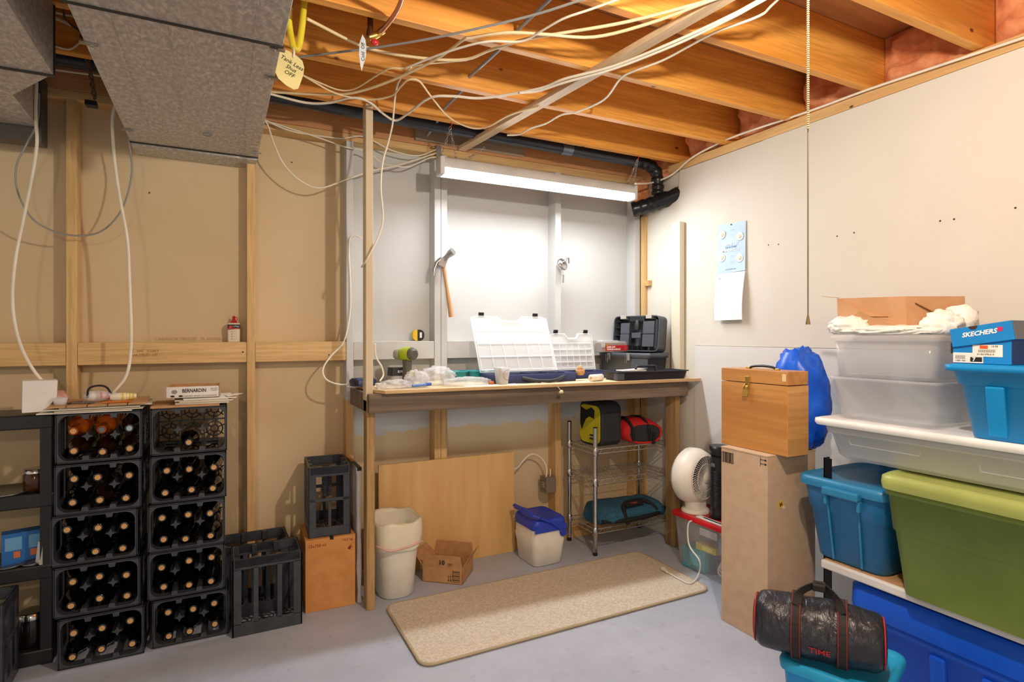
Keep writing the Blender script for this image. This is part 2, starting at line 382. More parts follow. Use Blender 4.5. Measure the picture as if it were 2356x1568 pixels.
tg, c0 = plastic_tag('paper_tag', 'ivory tag with handwriting hanging from the yellow hose', [(640, 110), (664, 117), (682, 128), (696, 140), (700, 155), (698, 172), (690, 195), (686, 204), (676, 206), (658, 196), (640, 180), (632, 163), (634, 140)], 1.985, IVORY)
hw = text('Tank Less\n  Shut\n   OFF', .0185, INK, tg, (-.004, -.0006, .008), name='handwriting', shear=.15); hw.rotation_euler = (PI / 2, .42, 0)
MB().tube([p - c0 for p in (at(675, 112, y=2.0), at(677, 120, y=1.98), at(675, 132, y=1.983))], .003, 6).build('plastic_tie', WHITEP, tg)
# water valve with copper pipe and tag
COPPER = mat('copper', (206, 142, 110), .25, .85)
vv = thing('shutoff_valve', 'brass water shutoff valve with red handle and curved copper pipe', 'valve', at(860, 85, z=2.30)); o0 = vv.location.copy()
yv = o0.y
MB().tube([at(852, 30, y=yv + .02) - o0, at(852, 62, y=yv) - o0, at(850, 85, y=yv) - o0], [.010, .010, .012], 10).build('riser_pipe', mat('old_copper', (96, 60, 36), .4, .6), vv)
MB().tube([at(848, 86, y=yv) - o0, at(862, 82, y=yv) - o0, at(872, 77, y=yv) - o0, at(880, 70, y=yv) - o0], [.012, .013, .011, .013], 8).build('valve_body', BRASS, vv)
MB().blob(at(862, 97, y=yv - .012) - o0, (.014, .010, .012), 2, .1, 3, 1).build('red_handle', mat('red_plastic', (196, 40, 44), .3), vv)
MB().tube([p - o0 for p in smooth([at(876, 72, z=2.312), at(888, 60, z=2.318), at(905, 38, z=2.325), at(918, 15, z=2.328), at(926, -10, z=2.328), at(930, -50, z=2.328)])], .0085, 10).build('copper_pipe', COPPER, vv)
tg2, c2 = plastic_tag('valve_tag', 'narrow pale tag hanging from the red-handled valve', [(834, 79), (841, 92), (843, 110), (842, 130), (836, 150), (832, 164), (829, 150), (826, 125), (827, 100)], yv - .02, mat('pale_tag', (206, 214, 222), .4))
text('Cold  Off', .016, INK, tg2, (.001, -.0006, .004), (PI / 2, -PI / 2, 0), name='handwriting')
# ================================================================ overhead and hanging cables
def cable(label, pts, r=.0048, m=CABLE, name='cable', n=5, plug=None):
    P = smooth(pts, n); c = P[0].copy()
    o = MB().tube([p - c for p in P], r, 7).build(name, m); o.location = c
    return tag(o, label, 'cable')
def ov(px_, z=2.318):
    P = [at(u, v, z=z) for u, v in px_]
    if px_[-1][1] < 0:                      # runs on under the joists beyond the frame
        d = (P[-1] - P[-2]).normalized(); P += [P[-1] + d * .5, P[-1] + d * 1.3]
    return P
TANC = mat('cable_cream', (236, 212, 166), .45)
cable('thick cream cable sagging from the yellow hose to the strapping', ov([(706, 43), (824, 102), (899, 123), (999, 136), (1074, 136), (1131, 114), (1214, 89), (1300, 75), (1448, 49), (1636, 0), (1700, -20)], 2.322), .0056, TANC)
cable('cream cable stapled at the joist edge below the first hump', ov([(612, 210), (650, 213), (738, 217), (810, 214), (899, 186), (1003, 136), (1067, 91), (1085, 86), (1167, 75), (1256, 79), (1367, 85), (1493, 54), (1614, 9), (1680, -15)], 2.316), .0056, TANC)
cable('long white cable dipping behind the bench post and rising right', ov([(612, 213), (703, 236), (760, 236), (806, 225), (846, 232), (881, 261), (910, 277), (939, 261), (989, 225), (1042, 221), (1114, 225), (1239, 204), (1300, 181), (1412, 152), (1551, 96), (1681, 36), (1760, -6)], 2.310), .0056)
cable('second white cable running beside the long dipping cable', ov([(1196, 213), (1239, 209), (1300, 189), (1412, 158), (1551, 104), (1681, 42), (1768, -6)], 2.304), .0052)
cable('cream cable arching into the strapping board', ov([(697, 173), (771, 214), (846, 229), (899, 221), (921, 200), (939, 184), (964, 186), (989, 218), (1024, 261), (1053, 282), (1089, 295), (1124, 291), (1174, 264), (1239, 246)], 2.312), .0042, TANC)
cable('thin cream cable sagging shallowly under the tag', ov([(697, 173), (740, 192), (781, 207), (817, 204), (871, 171), (899, 157), (931, 157), (975, 148), (1074, 138)], 2.320), .0034, TANC)
cable('thin straight grey steel-coloured cable near the valve', ov([(660, 138), (699, 130), (867, 109), (1024, 82), (1214, 38), (1330, 2), (1380, -15)], 2.30), .0042, CABLEG)
cable('thin white cable winding over the joists to the top edge', ov([(935, 156), (1024, 121), (1117, 96), (1200, 95), (1246, 71), (1296, 43), (1360, 21), (1440, -8)], 2.308), .0040)
cable('wavy white cable below the strapping board', ov([(1167, 311), (1196, 309), (1221, 295), (1256, 284), (1292, 264), (1328, 257), (1390, 229), (1425, 184), (1452, 166), (1524, 139), (1591, 103), (1650, 72), (1748, 36), (1795, -6)], 2.318), .0046)
cable('pale cable hanging down in front of the bench post', [at(946, 154, z=2.31), at(917, 189, y=2.45), at(908, 232, y=2.53), at(903, 286, y=2.58), at(892, 332, y=2.61), at(881, 371, y=2.62), at(876, 428, y=2.63), at(881, 500, y=2.64), at(871, 543, y=2.64), at(845, 595, y=2.645), at(832, 614, y=2.70)], .0042)
cable('white cable stapled along the top of the right wall', [at(1462, 422, y=2.72), at(1500, 420, x=2.45), at(1545, 402, x=2.50), at(1590, 364, x=2.505), at(1640, 336, x=2.508), at(1700, 310, x=2.508), at(1858, 257, x=2.508), at(2000, 205, x=2.508), at(2200, 138, x=2.508), at(2400, 72, x=2.508)], .0058)
cable('white cable drooping across the left bay to the light', [at(594, 262, y=2.93), at(615, 285, y=2.93), at(630, 330, y=2.93), at(655, 380, y=2.95), at(695, 418, y=2.97), at(738, 432, y=2.99), at(790, 415, y=3.0), at(850, 394, y=3.02), at(905, 382, y=3.03), at(960, 366, y=3.03), at(1003, 352, y=3.03)], .0042)
cable('upper white cable stretched to the bench post', [at(594, 268, y=3.0), at(665, 300, y=3.02), at(745, 314, y=3.03), at(790, 318, y=3.03), at(838, 314, y=3.03), at(900, 345, y=3.03), at(960, 358, y=3.035), at(1003, 344, y=3.035)], .0036)
cable('lower white cable crossing two stud bays', [at(594, 272, y=3.01), at(720, 312, y=3.02), at(795, 338, y=3.03), at(845, 348, y=3.03), at(880, 375, y=3.03), at(930, 384, y=3.03), at(955, 378, y=3.03), at(985, 364, y=3.03), at(1003, 361, y=3.03)], .0036)
cable('thick white cable hanging at far left over the black shelf', [at(84, 190, y=2.88), at(82, 260, y=2.88), at(85, 330, y=2.88), at(75, 400, y=2.88), at(55, 500, y=2.87), at(35, 600, y=2.86), at(29, 700, y=2.85), at(46, 790, y=2.85), at(85, 862, y=2.86), at(138, 911, y=2.87)], .0062)
cable('thick white cable hanging beside the wide duct to the wine crates', [at(273, 222, y=2.86), at(259, 270, y=2.86), at(262, 350, y=2.86), at(275, 450, y=2.86), at(293, 550, y=2.86), at(298, 650, y=2.86), at(302, 780, y=2.86), at(292, 860, y=2.86), at(258, 906, y=2.86)], .0062)
cable('thin grey cable hanging in a wide loop on the left', [at(90, 215, y=2.92), at(86, 280, y=2.92), at(62, 330, y=2.92), at(38, 380, y=2.93), at(40, 440, y=2.94), at(72, 500, y=2.95), at(120, 530, y=2.97), at(180, 542, y=2.985), at(236, 530, y=2.98), at(281, 480, y=2.96), at(303, 400, y=2.95), at(297, 330, y=2.94), at(283, 250, y=2.94)], .0036, CABLEG)
cable('white extension cord looping down beside the painted stud', [at(832, 548, y=3.03), at(815, 541, y=3.035), at(804, 552, y=3.035), at(803, 590, y=3.035), at(806, 650, y=3.035), at(805, 720, y=3.03), at(791, 785, y=3.0), at(762, 818, y=2.97), at(743, 848, y=2.95), at(750, 872, y=2.93), at(780, 884, y=2.92), at(814, 883, y=2.93)], .0042)
cable('white appliance cord against the bench post on the worktop', [at(863, 790, y=2.72), at(865, 820, y=2.74), at(878, 843, y=2.76), at(882, 862, y=2.76), at(874, 876, y=2.74)], .0042)
for lab, P, r, mm in (('thin white cable stapled high between the two ducts', [(105, 24), (180, 40), (245, 54)], .0045, CABLE), ('thin white cable slanting between the two ducts', [(105, 30), (150, 50), (195, 75), (240, 107)], .0042, CABLE),
                      ('small white cable loop hanging between the two ducts', [(110, 105), (120, 85), (112, 55), (108, 46), (130, 44), (165, 60)], .0036, CABLE), ('white cable sagging in a shallow bow between the ducts', [(110, 95), (125, 105), (160, 113), (185, 97)], .0036, CABLE)):
    cable(lab, [at(u, v, y=2.69) for u, v in P], r, mm)
cable('straight white cable just under the drain pipe at left', [at(105, 157, y=3.0), at(260, 178, y=3.0)], .0055)
tw = thing('twisted_cord', 'old brown twisted cord hanging between the two ducts', 'cord', at(215, 232, y=2.9)); o0 = tw.location.copy()
core = smooth([at(172, -10, y=2.6), at(182, 40, y=2.64), at(190, 85, y=2.70), at(200, 130, y=2.76), at(210, 180, y=2.84), at(218, 228, y=2.9)], 10)
BRN = mat('brown_cloth_cord', (92, 66, 42), .8)
for k in range(2):
    MB().tube([p - o0 + Vector((math.cos(i * .8 + k * PI), math.sin(i * .8 + k * PI), 0)) * .006 for i, p in enumerate(core)], .0042, 6).build('strand', BRN, tw)
MB().tube([at(142, -10, y=2.6) - o0, at(148, 40, y=2.62) - o0, at(165, 58, y=2.66) - o0, at(190, 76, y=2.7) - o0], .004, 6).build('strand', BRN, tw)
MB().obox((-.01, .02, -.008), (.04, .04, .022)).build('socket', BLACKP, tw, .002)
# pull cord
pc = thing('pull_cord', 'beaded pull cord hanging from the ceiling in front of the right wall', 'cord', (0, 0, 0))
pc.location = at(1859, 746, y=.78)
lh_ = thing('lamp_holder', 'white porcelain pull-cord lamp holder fixed under a joist', 'lamp', (1.05, .73, 2.20))
MB().lathe([(.018, .0), (.022, .004), (.024, .06), (.055, .10), (.058, .137)], 20).build('holder', WHITEP, lh_)
MB().tube([(0, .02, .05), (.02, .05, .055), (.026, .05, .05)], .002, 6).build('cord_arm', STEEL, lh_)
MB().tube([(0, 0, .008), (0, 0, .40)], .0016, 6).build('lower_string', mat('grey_string', (150, 140, 124), .8), pc)
b = MB()
for k in range(118): b.lathe([(.0012, k * .0045 + .40), (.0028, k * .0045 + .4015), (.0028, k * .0045 + .403), (.0012, k * .0045 + .4045)], 6)
b.build('bead_chain', mat('bead_cream', (222, 196, 140), .5), pc)
MB().lathe([(.005, 0), (.0045, .004), (.002, .018), (.0015, .02)], 10).build('pull_bell', mat('brass_dark', (150, 130, 96), .4, .6), pc)
# splitter on the stud
sp = thing('cable_splitter', 'small metal coax splitter above the end of the shop light', 'splitter', at(1003, 350, y=3.04)); o0 = sp.location.copy()
MB().obox((.012, 0, .0), (.03, .022, .075)).build('body', STEEL, sp, .002)
for dz in (.022, .0, -.024): MB().tube([(-.03, 0, dz), (-.002, 0, dz)], .0045, 8).build('connector', BRASS, sp)
# ================================================================ LED shop light
YL = 2.80
L0, L1 = at(1008, 372, y=YL), at(1458, 444, y=YL)
zl = (L0.z + L1.z) / 2 + .002
sl = thing('shop_light', 'long white LED shop light glowing on two chains over the bench', 'light', (L0.x, YL, zl)); ln = L1.x - L0.x
HOUS = mat('light_housing', (206, 206, 204), .4)
prof = [(-.036, -.024), (-.036, .008), (-.022, .030), (.022, .030), (.036, .008), (.038, -.058), (.034, -.058), (.028, -.024)]  # unseen rear lip added to keep light off the wall behind
MB().loft([[(x, y, z) for y, z in prof] for x in (.022, ln - .018)]).build('housing', HOUS, sl, .002)
EM = bpy.data.materials.new('led_diffuser'); t = NT(EM); t.p.inputs['Emission Color'].default_value = (.93, .97, 1, 1); t.p.inputs['Emission Strength'].default_value = LED_POWER; t.p.inputs['Base Color'].default_value = (.9, .9, .9, 1)
prof = [(-.034, -.022), (-.027, -.036), (-.006, -.047), (.018, -.053), (.026, -.048), (.027, -.022)]  # slanted towards the room so that less light reaches the wall
MB().loft([[(x, y, z) for y, z in prof] for x in (.03, ln - .026)]).build('diffuser', EM, sl)
for x in (0, ln - .024): MB().box(x, x + .026, -.038, .040, -.060, .032).build('end_cap', HOUS, sl, .006)
def chain(p, q, link=.020, w=.0055, r=.0013):
    p, q = Vector(p), Vector(q); d = (q - p); n = max(1, int(d.length / (link * .78))); d.normalize(); b = MB()
    a = d.cross(Vector((0, 1, 0))).normalized() if abs(d.y) < .9 else Vector((1, 0, 0)); c = d.cross(a)
    for k in range(n):
        o = p + d * (k + .5) * (q - p).length / n; e = a if k % 2 else c
        b.tube([o + d * math.sin(t_) * link / 2 + e * math.cos(t_) * w for t_ in [2 * PI * i / 10 for i in range(10)]], r, 4, True)
    return b
for xa, xb, zt in ((.04, .015, ZJ - zl), (.04, .10, ZJ - zl - .02)): chain((xb, 0, .03), (xa, -.075, zt - .02)).build('chain', CHROME, sl)
for xa, xb in ((ln - .03, ln - .05), (ln - .03, ln - .005)): chain((xb, 0, .03), (xa, -.075, ZJ - zl - .02)).build('chain', CHROME, sl)
chain((.20, .20, .08), (.31, .11, .16), .014).build('chain', CHROME, sl)
for x in (.04, ln - .03): MB().tube([(x, -.075, ZJ - zl - .022), (x + .006, -.075, ZJ - zl - .008), (x, -.075, ZJ - zl + .002)], .003, 6).build('red_hook', mat('red_plastic', (196, 40, 44), .3), sl)
# ================================================================ workbench
ZB = 1.018
OLDW = wood('weathered_wood', (142, 122, 102), (88, 74, 62), 'x', .05, .75, (50, 36, 26))
OLDZ = wood('weathered_leg', (186, 150, 98), (120, 92, 60), 'z', .06, .75, (60, 40, 24))
PLY = mat('plywood_face', (228, 206, 168), .65, col2=(214, 188, 146), scale=4, stretch=(.3, 2, 1))
PLYE = wood('plywood_edge', (222, 190, 140), (196, 156, 104), 'x', 0, .7)
wbch = thing('workbench', 'rough wooden workbench with plywood top against the back wall', 'workbench', (1.55, 2.83, 0))
def W3(p): return (p[0] - 1.55, p[1] - 2.83)
ply = [W3(p) for p in ((.632, 2.69), (.672, 2.602), (2.517, 2.512), (2.517, 3.05), (.632, 3.05))]
b = MB(); n = len(ply)
b.mi = 0; b.add([(x, y, ZB) for x, y in ply], [tuple(range(n))])
b.mi = 1; b.add([(x, y, ZB - .015) for x, y in ply], [tuple(range(n))[::-1]])
b.add([(x, y, z) for z in (ZB - .015, ZB) for x, y in ply], [(i, (i + 1) % n, n + (i + 1) % n, n + i) for i in range(n)])
b.build('tabletop', [PLY, PLYE], wbch)
def bm_(p, q, w, h, name, m, up=(0, 0, 1)):
    return MB().beam((p[0] - 1.55, p[1] - 2.83, p[2]), (q[0] - 1.55, q[1] - 2.83, q[2]), w, h, up).build(name, m, wbch, .003)
bm_((.607, 2.652, .957), (2.485, 2.60, .957), .038, .088, 'front_rail', OLDW)
bm_((.622, 2.68, .957), (.622, 3.05, .957), .034, .085, 'side_rail', OLDW)
bm_((2.46, 2.64, .957), (2.46, 3.05, .957), .036, .085, 'side_rail', OLDW)
bm_((.64, 3.03, .957), (2.44, 3.03, .957), .034, .085, 'back_rail', OLDW)
bm_((.624, 2.703, 0), (.624, 2.703, .99), .038, .066, 'leg', OLDZ, (0, 1, 0))
bm_((2.455, 2.68, 0), (2.455, 2.68, .99), .038, .089, 'leg', OLDZ, (0, 1, 0))
BEIGE = mat('beige_painted_post', (216, 200, 170), .6, col2=(204, 186, 154), scale=9, stretch=(1, 1, .1))
bm_((.618, 2.703, .968), (.618, 2.703, 2.34), .034, .062, 'upright_post', BEIGE, (0, 1, 0))

# leaning painted board in the corner
lb = MB().beam((2.505, 2.69, 1.022), (2.505, 2.69, 1.96), .075, .038, (1, 0, 0)).build('painted_board', mat('cream_board', (226, 216, 192), .7, col2=(212, 202, 178), scale=10, stretch=(1, 1, .1)), None, .002)
tag(lb, 'upright cream painted board standing on the bench in the corner', 'board')

# hammer
hm = thing('claw_hammer', 'claw hammer with wooden handle hung on a painted stud', 'hammer', (1.105, 3.025, 1.665)); 
MB().tube([(.0, 0, -.005), (.012, 0, -.06), (.022, 0, -.12), (.035, 0, -.20), (.048, 0, -.275), (.051, 0, -.292)], [.0095, .010, .0095, .0125, .0145, .0155], 10).build('handle', wood('hammer_handle', (214, 170, 120), (176, 126, 80), 'z', 0), hm)
b = MB(); b.tube([(.0, 0, .012), (.014, -.008, .030), (.026, -.022, .046)], [.013, .011, .014], 10); b.tube([(.024, -.02, .043), (.034, -.036, .054)], [.0155, .0165], 12)
b.obox((-.004, 0, .006), (.032, .026, .036), (0, .4, 0))
for s in (-1, 1): b.tube([(-.010, s * .004, .020), (-.030, s * .006, .004), (-.042, s * .008, -.025), (-.045 + .012 * (s > 0), s * .010, -.055)], [.010, .008, .0065, .004], 6)
b.xf(Matrix.Scale(1.28, 4)); b.build('head', mat('hammer_steel', (176, 176, 172), .3, .9), hm)
# round lock with key
lk = thing('round_padlock', 'round chrome padlock with its key hung on a white stud', 'padlock', (1.878, 3.02, 1.705))
MB().lathe([(.006, -.014), (.034, -.012), (.040, -.004), (.040, .006), (.034, .013), (.006, .015)], 20, R(1.2, 0, .3)).build('case', CHROME, lk)
MB().lathe([(.002, -.0165), (.026, -.0155), (.026, -.012)], 18, R(1.2, 0, .3) @ TR(0, 0, -.001)).build('pink_label', mat('lock_label', (216, 160, 160), .3, .3), lk)
MB().tube([(.02, 0, .02), (.03, -.004, .045), (.045, -.004, .042), (.05, 0, .01)], .0055, 8).build('shackle', CHROME, lk)
MB().tube([(Vector((.0, 0, -.055)) + Vector((math.cos(a) * .007, 0, math.sin(a) * .012))) for a in [k * PI / 5 for k in range(10)]], .0012, 5, True).build('ring', CHROME, lk)
MB().obox((.003, -.006, -.087), (.014, .004, .05), (0, .08, 0)).build('key', CHROME, lk, .001)
MB().tube([(.0, 0, .03), (.0, .03, .032)], .003, 6).build('nail', STEEL, lk)
# tape measure on the blocking
tm = thing('tape_measure', 'yellow and black tape measure resting on the white blocking', 'tape measure', (.985, 3.095, 1.2385))
pr = rrect(.062, .062, .026, 6, 0, .032)
MB().prism(pr, -.016, .016, 'xz').build('case', BLACKP, tm, .004)
MB().prism([(x * .98 - .004, z) for x, z in pr if x < .0] , -.0175, .0175, 'xz').build('yellow_side', mat('yellow_plastic', (232, 190, 40), .4), tm, .002)
MB().box(.004, .016, -.019, -.0165, .018, .048).build('label', WHITE_INK, tm)
MB().box(-.036, -.030, -.010, .010, .002, .006).build('tape_end', STEEL, tm)
# can on the raw blocking
cn = thing('contact_cement_tin', 'small rectangular tin with red spout cap on the raw blocking', 'tin', (.062, 3.10, 1.2385))
MB().rloft([(0, .054, .034, .006), (.088, .054, .034, .006), (.091, .050, .030, .006)], 3).build('body', mat('tin_white', (226, 216, 190), .4), cn)
MB().box(-.0275, .0275, -.0176, -.0168, .062, .084).build('dark_band', mat('tin_black', (40, 26, 24), .4), cn)
MB().prism([(-.0275, .058), (.0275, .064), (.0275, .068), (-.0275, .066)], -.0178, -.0170, 'xz').build('red_band', mat('tin_red', (170, 44, 40), .4), cn)
MB().lathe([(.001, 0), (.008, .0), (.008, .0008)], 12, TR(-.014, -.0172, .072) @ R(PI / 2) @ Matrix.Diagonal((1, .8, 1, 1))).build('emblem', mat('emblem_red', (206, 50, 50), .4), cn)
text('LePage', .009, WHITE_INK, cn, (.010, -.0178, .0755), name='lettering')
for k in range(4): text('||||  ---- ---', .006, INK, cn, (0, -.0172, .05 - k * .012), name='fine_print')
b = MB(); b.lathe([(.016, .091), (.013, .098), (.008, .104), (.006, .122), (.002, .126)], 12); b.tube([(.008, 0, .10), (.016, 0, .108), (.014, 0, .118), (.006, 0, .120)], .002, 6); b.build('red_cap', mat('red_plastic', (196, 40, 44), .3), cn)

# ---------------------------------------------------------------- tools on the worktop
LIME = mat('lime_plastic', (186, 206, 34), .4); GREYP = mat('grey_plastic', (92, 90, 80), .5)
NAVY = mat('navy_plastic', (44, 52, 92), .38)
def onb(u, y, dz=0.): return Vector((at(u, 880, y=y).x, y, ZB + dz))
p = onb(937, 2.86)
dr = thing('cordless_drill', 'lime green and grey cordless drill standing on its grip', 'drill', (p.x, 2.86, ZB), .5)
MB().rloft([(0, .05, .055, .012), (.02, .042, .05, .012), (.07, .036, .042, .014), (.125, .040, .046, .014)], 4).build('grip', GREYP, dr)
b = MB(); b.tube([(.012, .055, .155), (.0, .0, .158), (-.005, -.035, .158)], [.030, .036, .033], 14); b.build('motor_housing', LIME, dr)
MB().tube([(-.003, -.030, .158), (-.006, -.05, .157), (-.007, -.058, .156)], [.034, .030, .020], 14).build('rear_cap', GREYP, dr)
MB().tube([(.012, .05, .155), (.018, .085, .154), (.02, .10, .154)], [.026, .022, .012], 12).build('chuck', GREYP, dr)
MB().tube([(-.024, .04, .155), (-.034, .055, .155), (-.040, .06, .155)], [.026, .023, .014], 12).build('torque_collar', mat('grey_light', (150, 150, 140), .5), dr)
MB().box(-.012, .012, -.031, -.024, .045, .075).build('lime_trim', LIME, dr, .003)
ch = thing('battery_charger', 'dark grey battery charger behind the drill', 'charger', (at(918, 868, y=2.93).x, 2.95, ZB), .1)
MB().rloft([(0, .11, .09, .01), (.035, .105, .085, .012), (.045, .09, .07, .012)], 3).build('base', mat('light_grey_plastic', (170, 168, 160), .5), ch)
MB().rloft([(.044, .095, .075, .008), (.085, .09, .07, .01)], 3).build('battery', DARKP, ch)
text('RYOBI', .018, WHITE_INK, ch, (.01, -.0375, .064), name='lettering', bold=.0004)
bt = thing('battery_pack', 'flat navy battery pack at the left end of the bench', 'battery', (at(835, 872, y=2.92).x, 2.92, ZB), .15)
MB().rloft([(0, .12, .075, .012), (.028, .12, .075, .012), (.038, .10, .06, .014)], 3).build('case', NAVY, bt)
MB().box(-.058, -.035, -.039, -.034, .006, .03).build('contact_block', BLACKP, bt, .002)
ad = thing('power_adapter', 'white plug-in power adapter beside the bench post', 'adapter', onb(876, 2.70), .2)
MB().rloft([(0, .045, .04, .008), (.026, .045, .04, .008)], 3).build('block', WHITEP, ad)
MB().tube([(-.02, 0, .012), (-.034, 0, .012)], .005, 8).build('strain_relief', WHITEP, ad)
# clear bags
m = bpy.data.materials.new('clear_film'); t = NT(m); t.p.inputs['Base Color'].default_value = (.93, .94, .97, 1); t.p.inputs['Roughness'].default_value = .12
t.p.inputs['Alpha'].default_value = .36; t.bump(t.noise(t.map(), 60, 4, .6, .6), .9, .008); FILM = m
def bag(name, label, c, rad, seed, amp=.5, m=FILM, sub=4, fr=2.2): 
    o = MB().blob((0, 0, rad[2] * .7), rad, sub, amp, fr, seed, 0.0005).build(name, m); o.location = c
    return tag(o, label, 'plastic bag')
bag('plastic_bag', 'crumpled clear plastic bag in front of the drill', onb(1005, 2.80), (.085, .06, .052), 2)
bag('plastic_bag', 'small clear plastic bag with a pointed corner beside the drill', onb(958, 2.72), (.055, .045, .046), 5)
bag('plastic_bag', 'flat clear plastic bag lying near the bench post', onb(910, 2.69), (.075, .04, .024), 9)
bag('plastic_bag', 'flattened milky plastic bag with an orange cap beside it', onb(1075, 2.69), (.12, .04, .025), 12, .35)
pen = thing('blue_marker', 'blue marker pen inside the pointed plastic bag', 'pen', onb(968, 2.655, .012), .2)
MB().tube([(-.045, 0, 0), (.045, 0, .004)], .007, 10).build('barrel', mat('blue_marker_plastic', (96, 130, 206), .35), pen)
MB().tube([(.03, 0, .004), (.055, 0, .005)], .0085, 10).build('cap', mat('blue_cap', (60, 96, 190), .35), pen)
oc = MB().lathe([(.009, -.012), (.0095, 0), (.0085, .012)], 12, R(0, PI / 2)).build('orange_cap', mat('orange_cap', (206, 110, 70), .4)); oc.location = onb(1130, 2.67, .0097); tag(oc, 'small orange cylindrical cap on the worktop', 'cap')
# teal parts tray: open cups joined by a rim
TEAL = mat('teal_plastic', (26, 134, 146), .35)
p = at(1095, 862, y=2.95)
tt = thing('parts_tray', 'teal plastic parts tray with open cups behind the bags', 'tray', (p.x - .01, 2.95, ZB), 0)
for k in range(3):
    cx = -.105 + k * .105
    b = MB(); b.rloft([(0, .08, .09, .02), (.05, .096, .105, .02), (.052, .104, .112, .022), (.058, .104, .112, .022), (.058, .094, .100, .02), (.004, .078, .086, .02)], 4, cx, 0); b.build('cup', TEAL, tt)
# tapered grey cup
cp = thing('tapered_cup', 'tapered silver grey cup with a thin circle printed on it', 'cup', onb(1155, 2.66), .1)
GRYC = mat('silver_card', (196, 194, 188), .4)
b = MB(); b.rloft([(0, .05, .05, .012), (.088, .068, .068, .012), (.088, .064, .064, .011), (.005, .047, .047, .011)], 4); b.build('body', GRYC, cp)
MB().tube([Vector((.016 + .026 * math.cos(a), -.0297 - (.026 * math.sin(a)) * .1, .05 + .026 * math.sin(a))) for a in [PI * .42 + k * PI * 1.15 / 14 for k in range(15)]], .0009, 5).build('printed_ring', INK, cp)
# clear material for organiser lids
m = bpy.data.materials.new('frosted_clear'); t = NT(m); t.p.inputs['Base Color'].default_value = (.93, .94, .95, 1); t.p.inputs['Roughness'].default_value = .3
t.p.inputs['Alpha'].default_value = .30; FROST = m
m = bpy.data.materials.new('frosted_rib'); t = NT(m); t.p.inputs['Base Color'].default_value = (.95, .95, .96, 1); t.p.inputs['Roughness'].default_value = .3; t.p.inputs['Alpha'].default_value = .42; RIB = m
def organiser(label, x0, x1, yf, yb, h, lean, cols, rows, hl, latchw, handle=True, rz=0.):
    """open small-parts case: navy base with dividers and a clear gridded lid leaning back"""
    w = x1 - x0; d = yb - yf
    th = thing('parts_organizer', label, 'organizer', ((x0 + x1) / 2, yf, ZB), rz)
    b = MB(); b.rloft([(0, w, d, .02), (h, w + .006, d + .006, .02), (h, w - .004, d - .004, .02), (.004, w - .010, d - .010, .02)], 3, 0, d / 2); b.build('base', NAVY, th)
    for k in range(1, 4): MB().box(-w / 2 + w * k / 4 - .001, -w / 2 + w * k / 4 + .001, .006, d - .006, .003, h * .92).build('divider', NAVY, th)
    MB().box(-w / 2 + .006, w / 2 - .006, d * .55, d * .55 + .002, .003, h * .92).build('divider', NAVY, th)
    ld = bpy.data.objects.new('lid', None); 
    M = TR(0, d, h) @ R(-lean, 0, 0)
    pane = [(-w / 2, 0), (w / 2, 0), (w / 2, hl * .97), (w / 2 - .03, hl), (w * .16, hl), (w * .10, hl - .028), (-w * .10, hl - .028), (-w * .16, hl), (-w / 2 + .03, hl), (-w / 2, hl * .97)] if handle else \
           [(-w / 2, 0), (w / 2, 0), (w / 2, hl * .97), (w / 2 - .03, hl), (-w / 2 + .03, hl), (-w / 2, hl * .97)]
    b = MB(); b.prism(pane, .0, .0025, 'xz'); lid = b.xf(M).build('lid', FROST, th)
    b = MB()
    b.tube([(x, -.004, z) for x, z in pane], .0042, 6, True)
    hz = hl * .74
    for r_ in range(rows + 1): b.beam((-w / 2 + .012, -.004, .012 + (hz - .012) * r_ / rows), (w / 2 - .012, -.004, .012 + (hz - .012) * r_ / rows), .003, .007)
    for c_ in range(cols + 1):
        x = -w / 2 + .012 + (w - .024) * c_ / cols; b.beam((x, -.004, .012), (x, -.004, hz), .003, .007, (0, 1, 0))
    if handle: b.tube([(-w * .17, -.006, hl - .006), (-w * .10, -.01, hl - .034), (w * .10, -.01, hl - .034), (w * .17, -.006, hl - .006)], .006, 6)
    b.xf(M).build('grid_ribs', RIB, lid)
    for s in (-1, 1):
        b = MB(); b.obox((s * w * .36, -.004, hl + .012), (latchw, .012, .026), (.5, 0, 0)); b.xf(M).build('latch', BLACKP, lid, .002)
    return th
xo0 = at(1143, 872, y=2.68).x; xo1 = at(1328, 866, y=2.68).x
og = organiser('open navy organizer case with large clear gridded lid leaning back', xo0, xo1, 2.68, 2.895, .048, .42, 6, 3, .34, .032)
MB().tube(smooth([(-.10, -.004, .028), (-.02, -.035, .012), (.08, -.035, .012), (.16, -.004, .030)]), .010, 8).build('carry_handle', DARKP, og)
og2 = organiser('smaller open organizer case whose clear lid stands beside the toolbox', at(1290, 850, y=2.90).x, at(1378, 850, y=2.90).x + .03, 2.80, 2.985, .040, .20, 6, 4, .225, .028)
for k, (x, y) in enumerate(((-.14, .05), (-.10, .06), (-.03, .07))):
    o = thing('screw_packet', ('packet of screws at the left end of the navy organizer', 'packet of screws second in the navy organizer', 'packet of screws near the middle of the navy organizer')[k], 'packet', (og.location.x + x, og.location.y + y, ZB + .03), .4 * k)
    MB().obox((0, 0, 0), (.06, .04, .012), (0, .2, 0)).build('sleeve', PAPER if k < 2 else mat('blue_packet', (120, 150, 190), .5), o, .003)
    MB().obox((.005, -.001, .0068), (.03, .02, .001), (0, .2, 0)).build('label', mat('label_grey', (150, 140, 140), .6), o)
lp = thing('leather_pouch', 'small folded tan leather pouch at the end of the navy organizer', 'pouch', onb(1335, 2.70), .5)
lp.location.z = ZB + .03
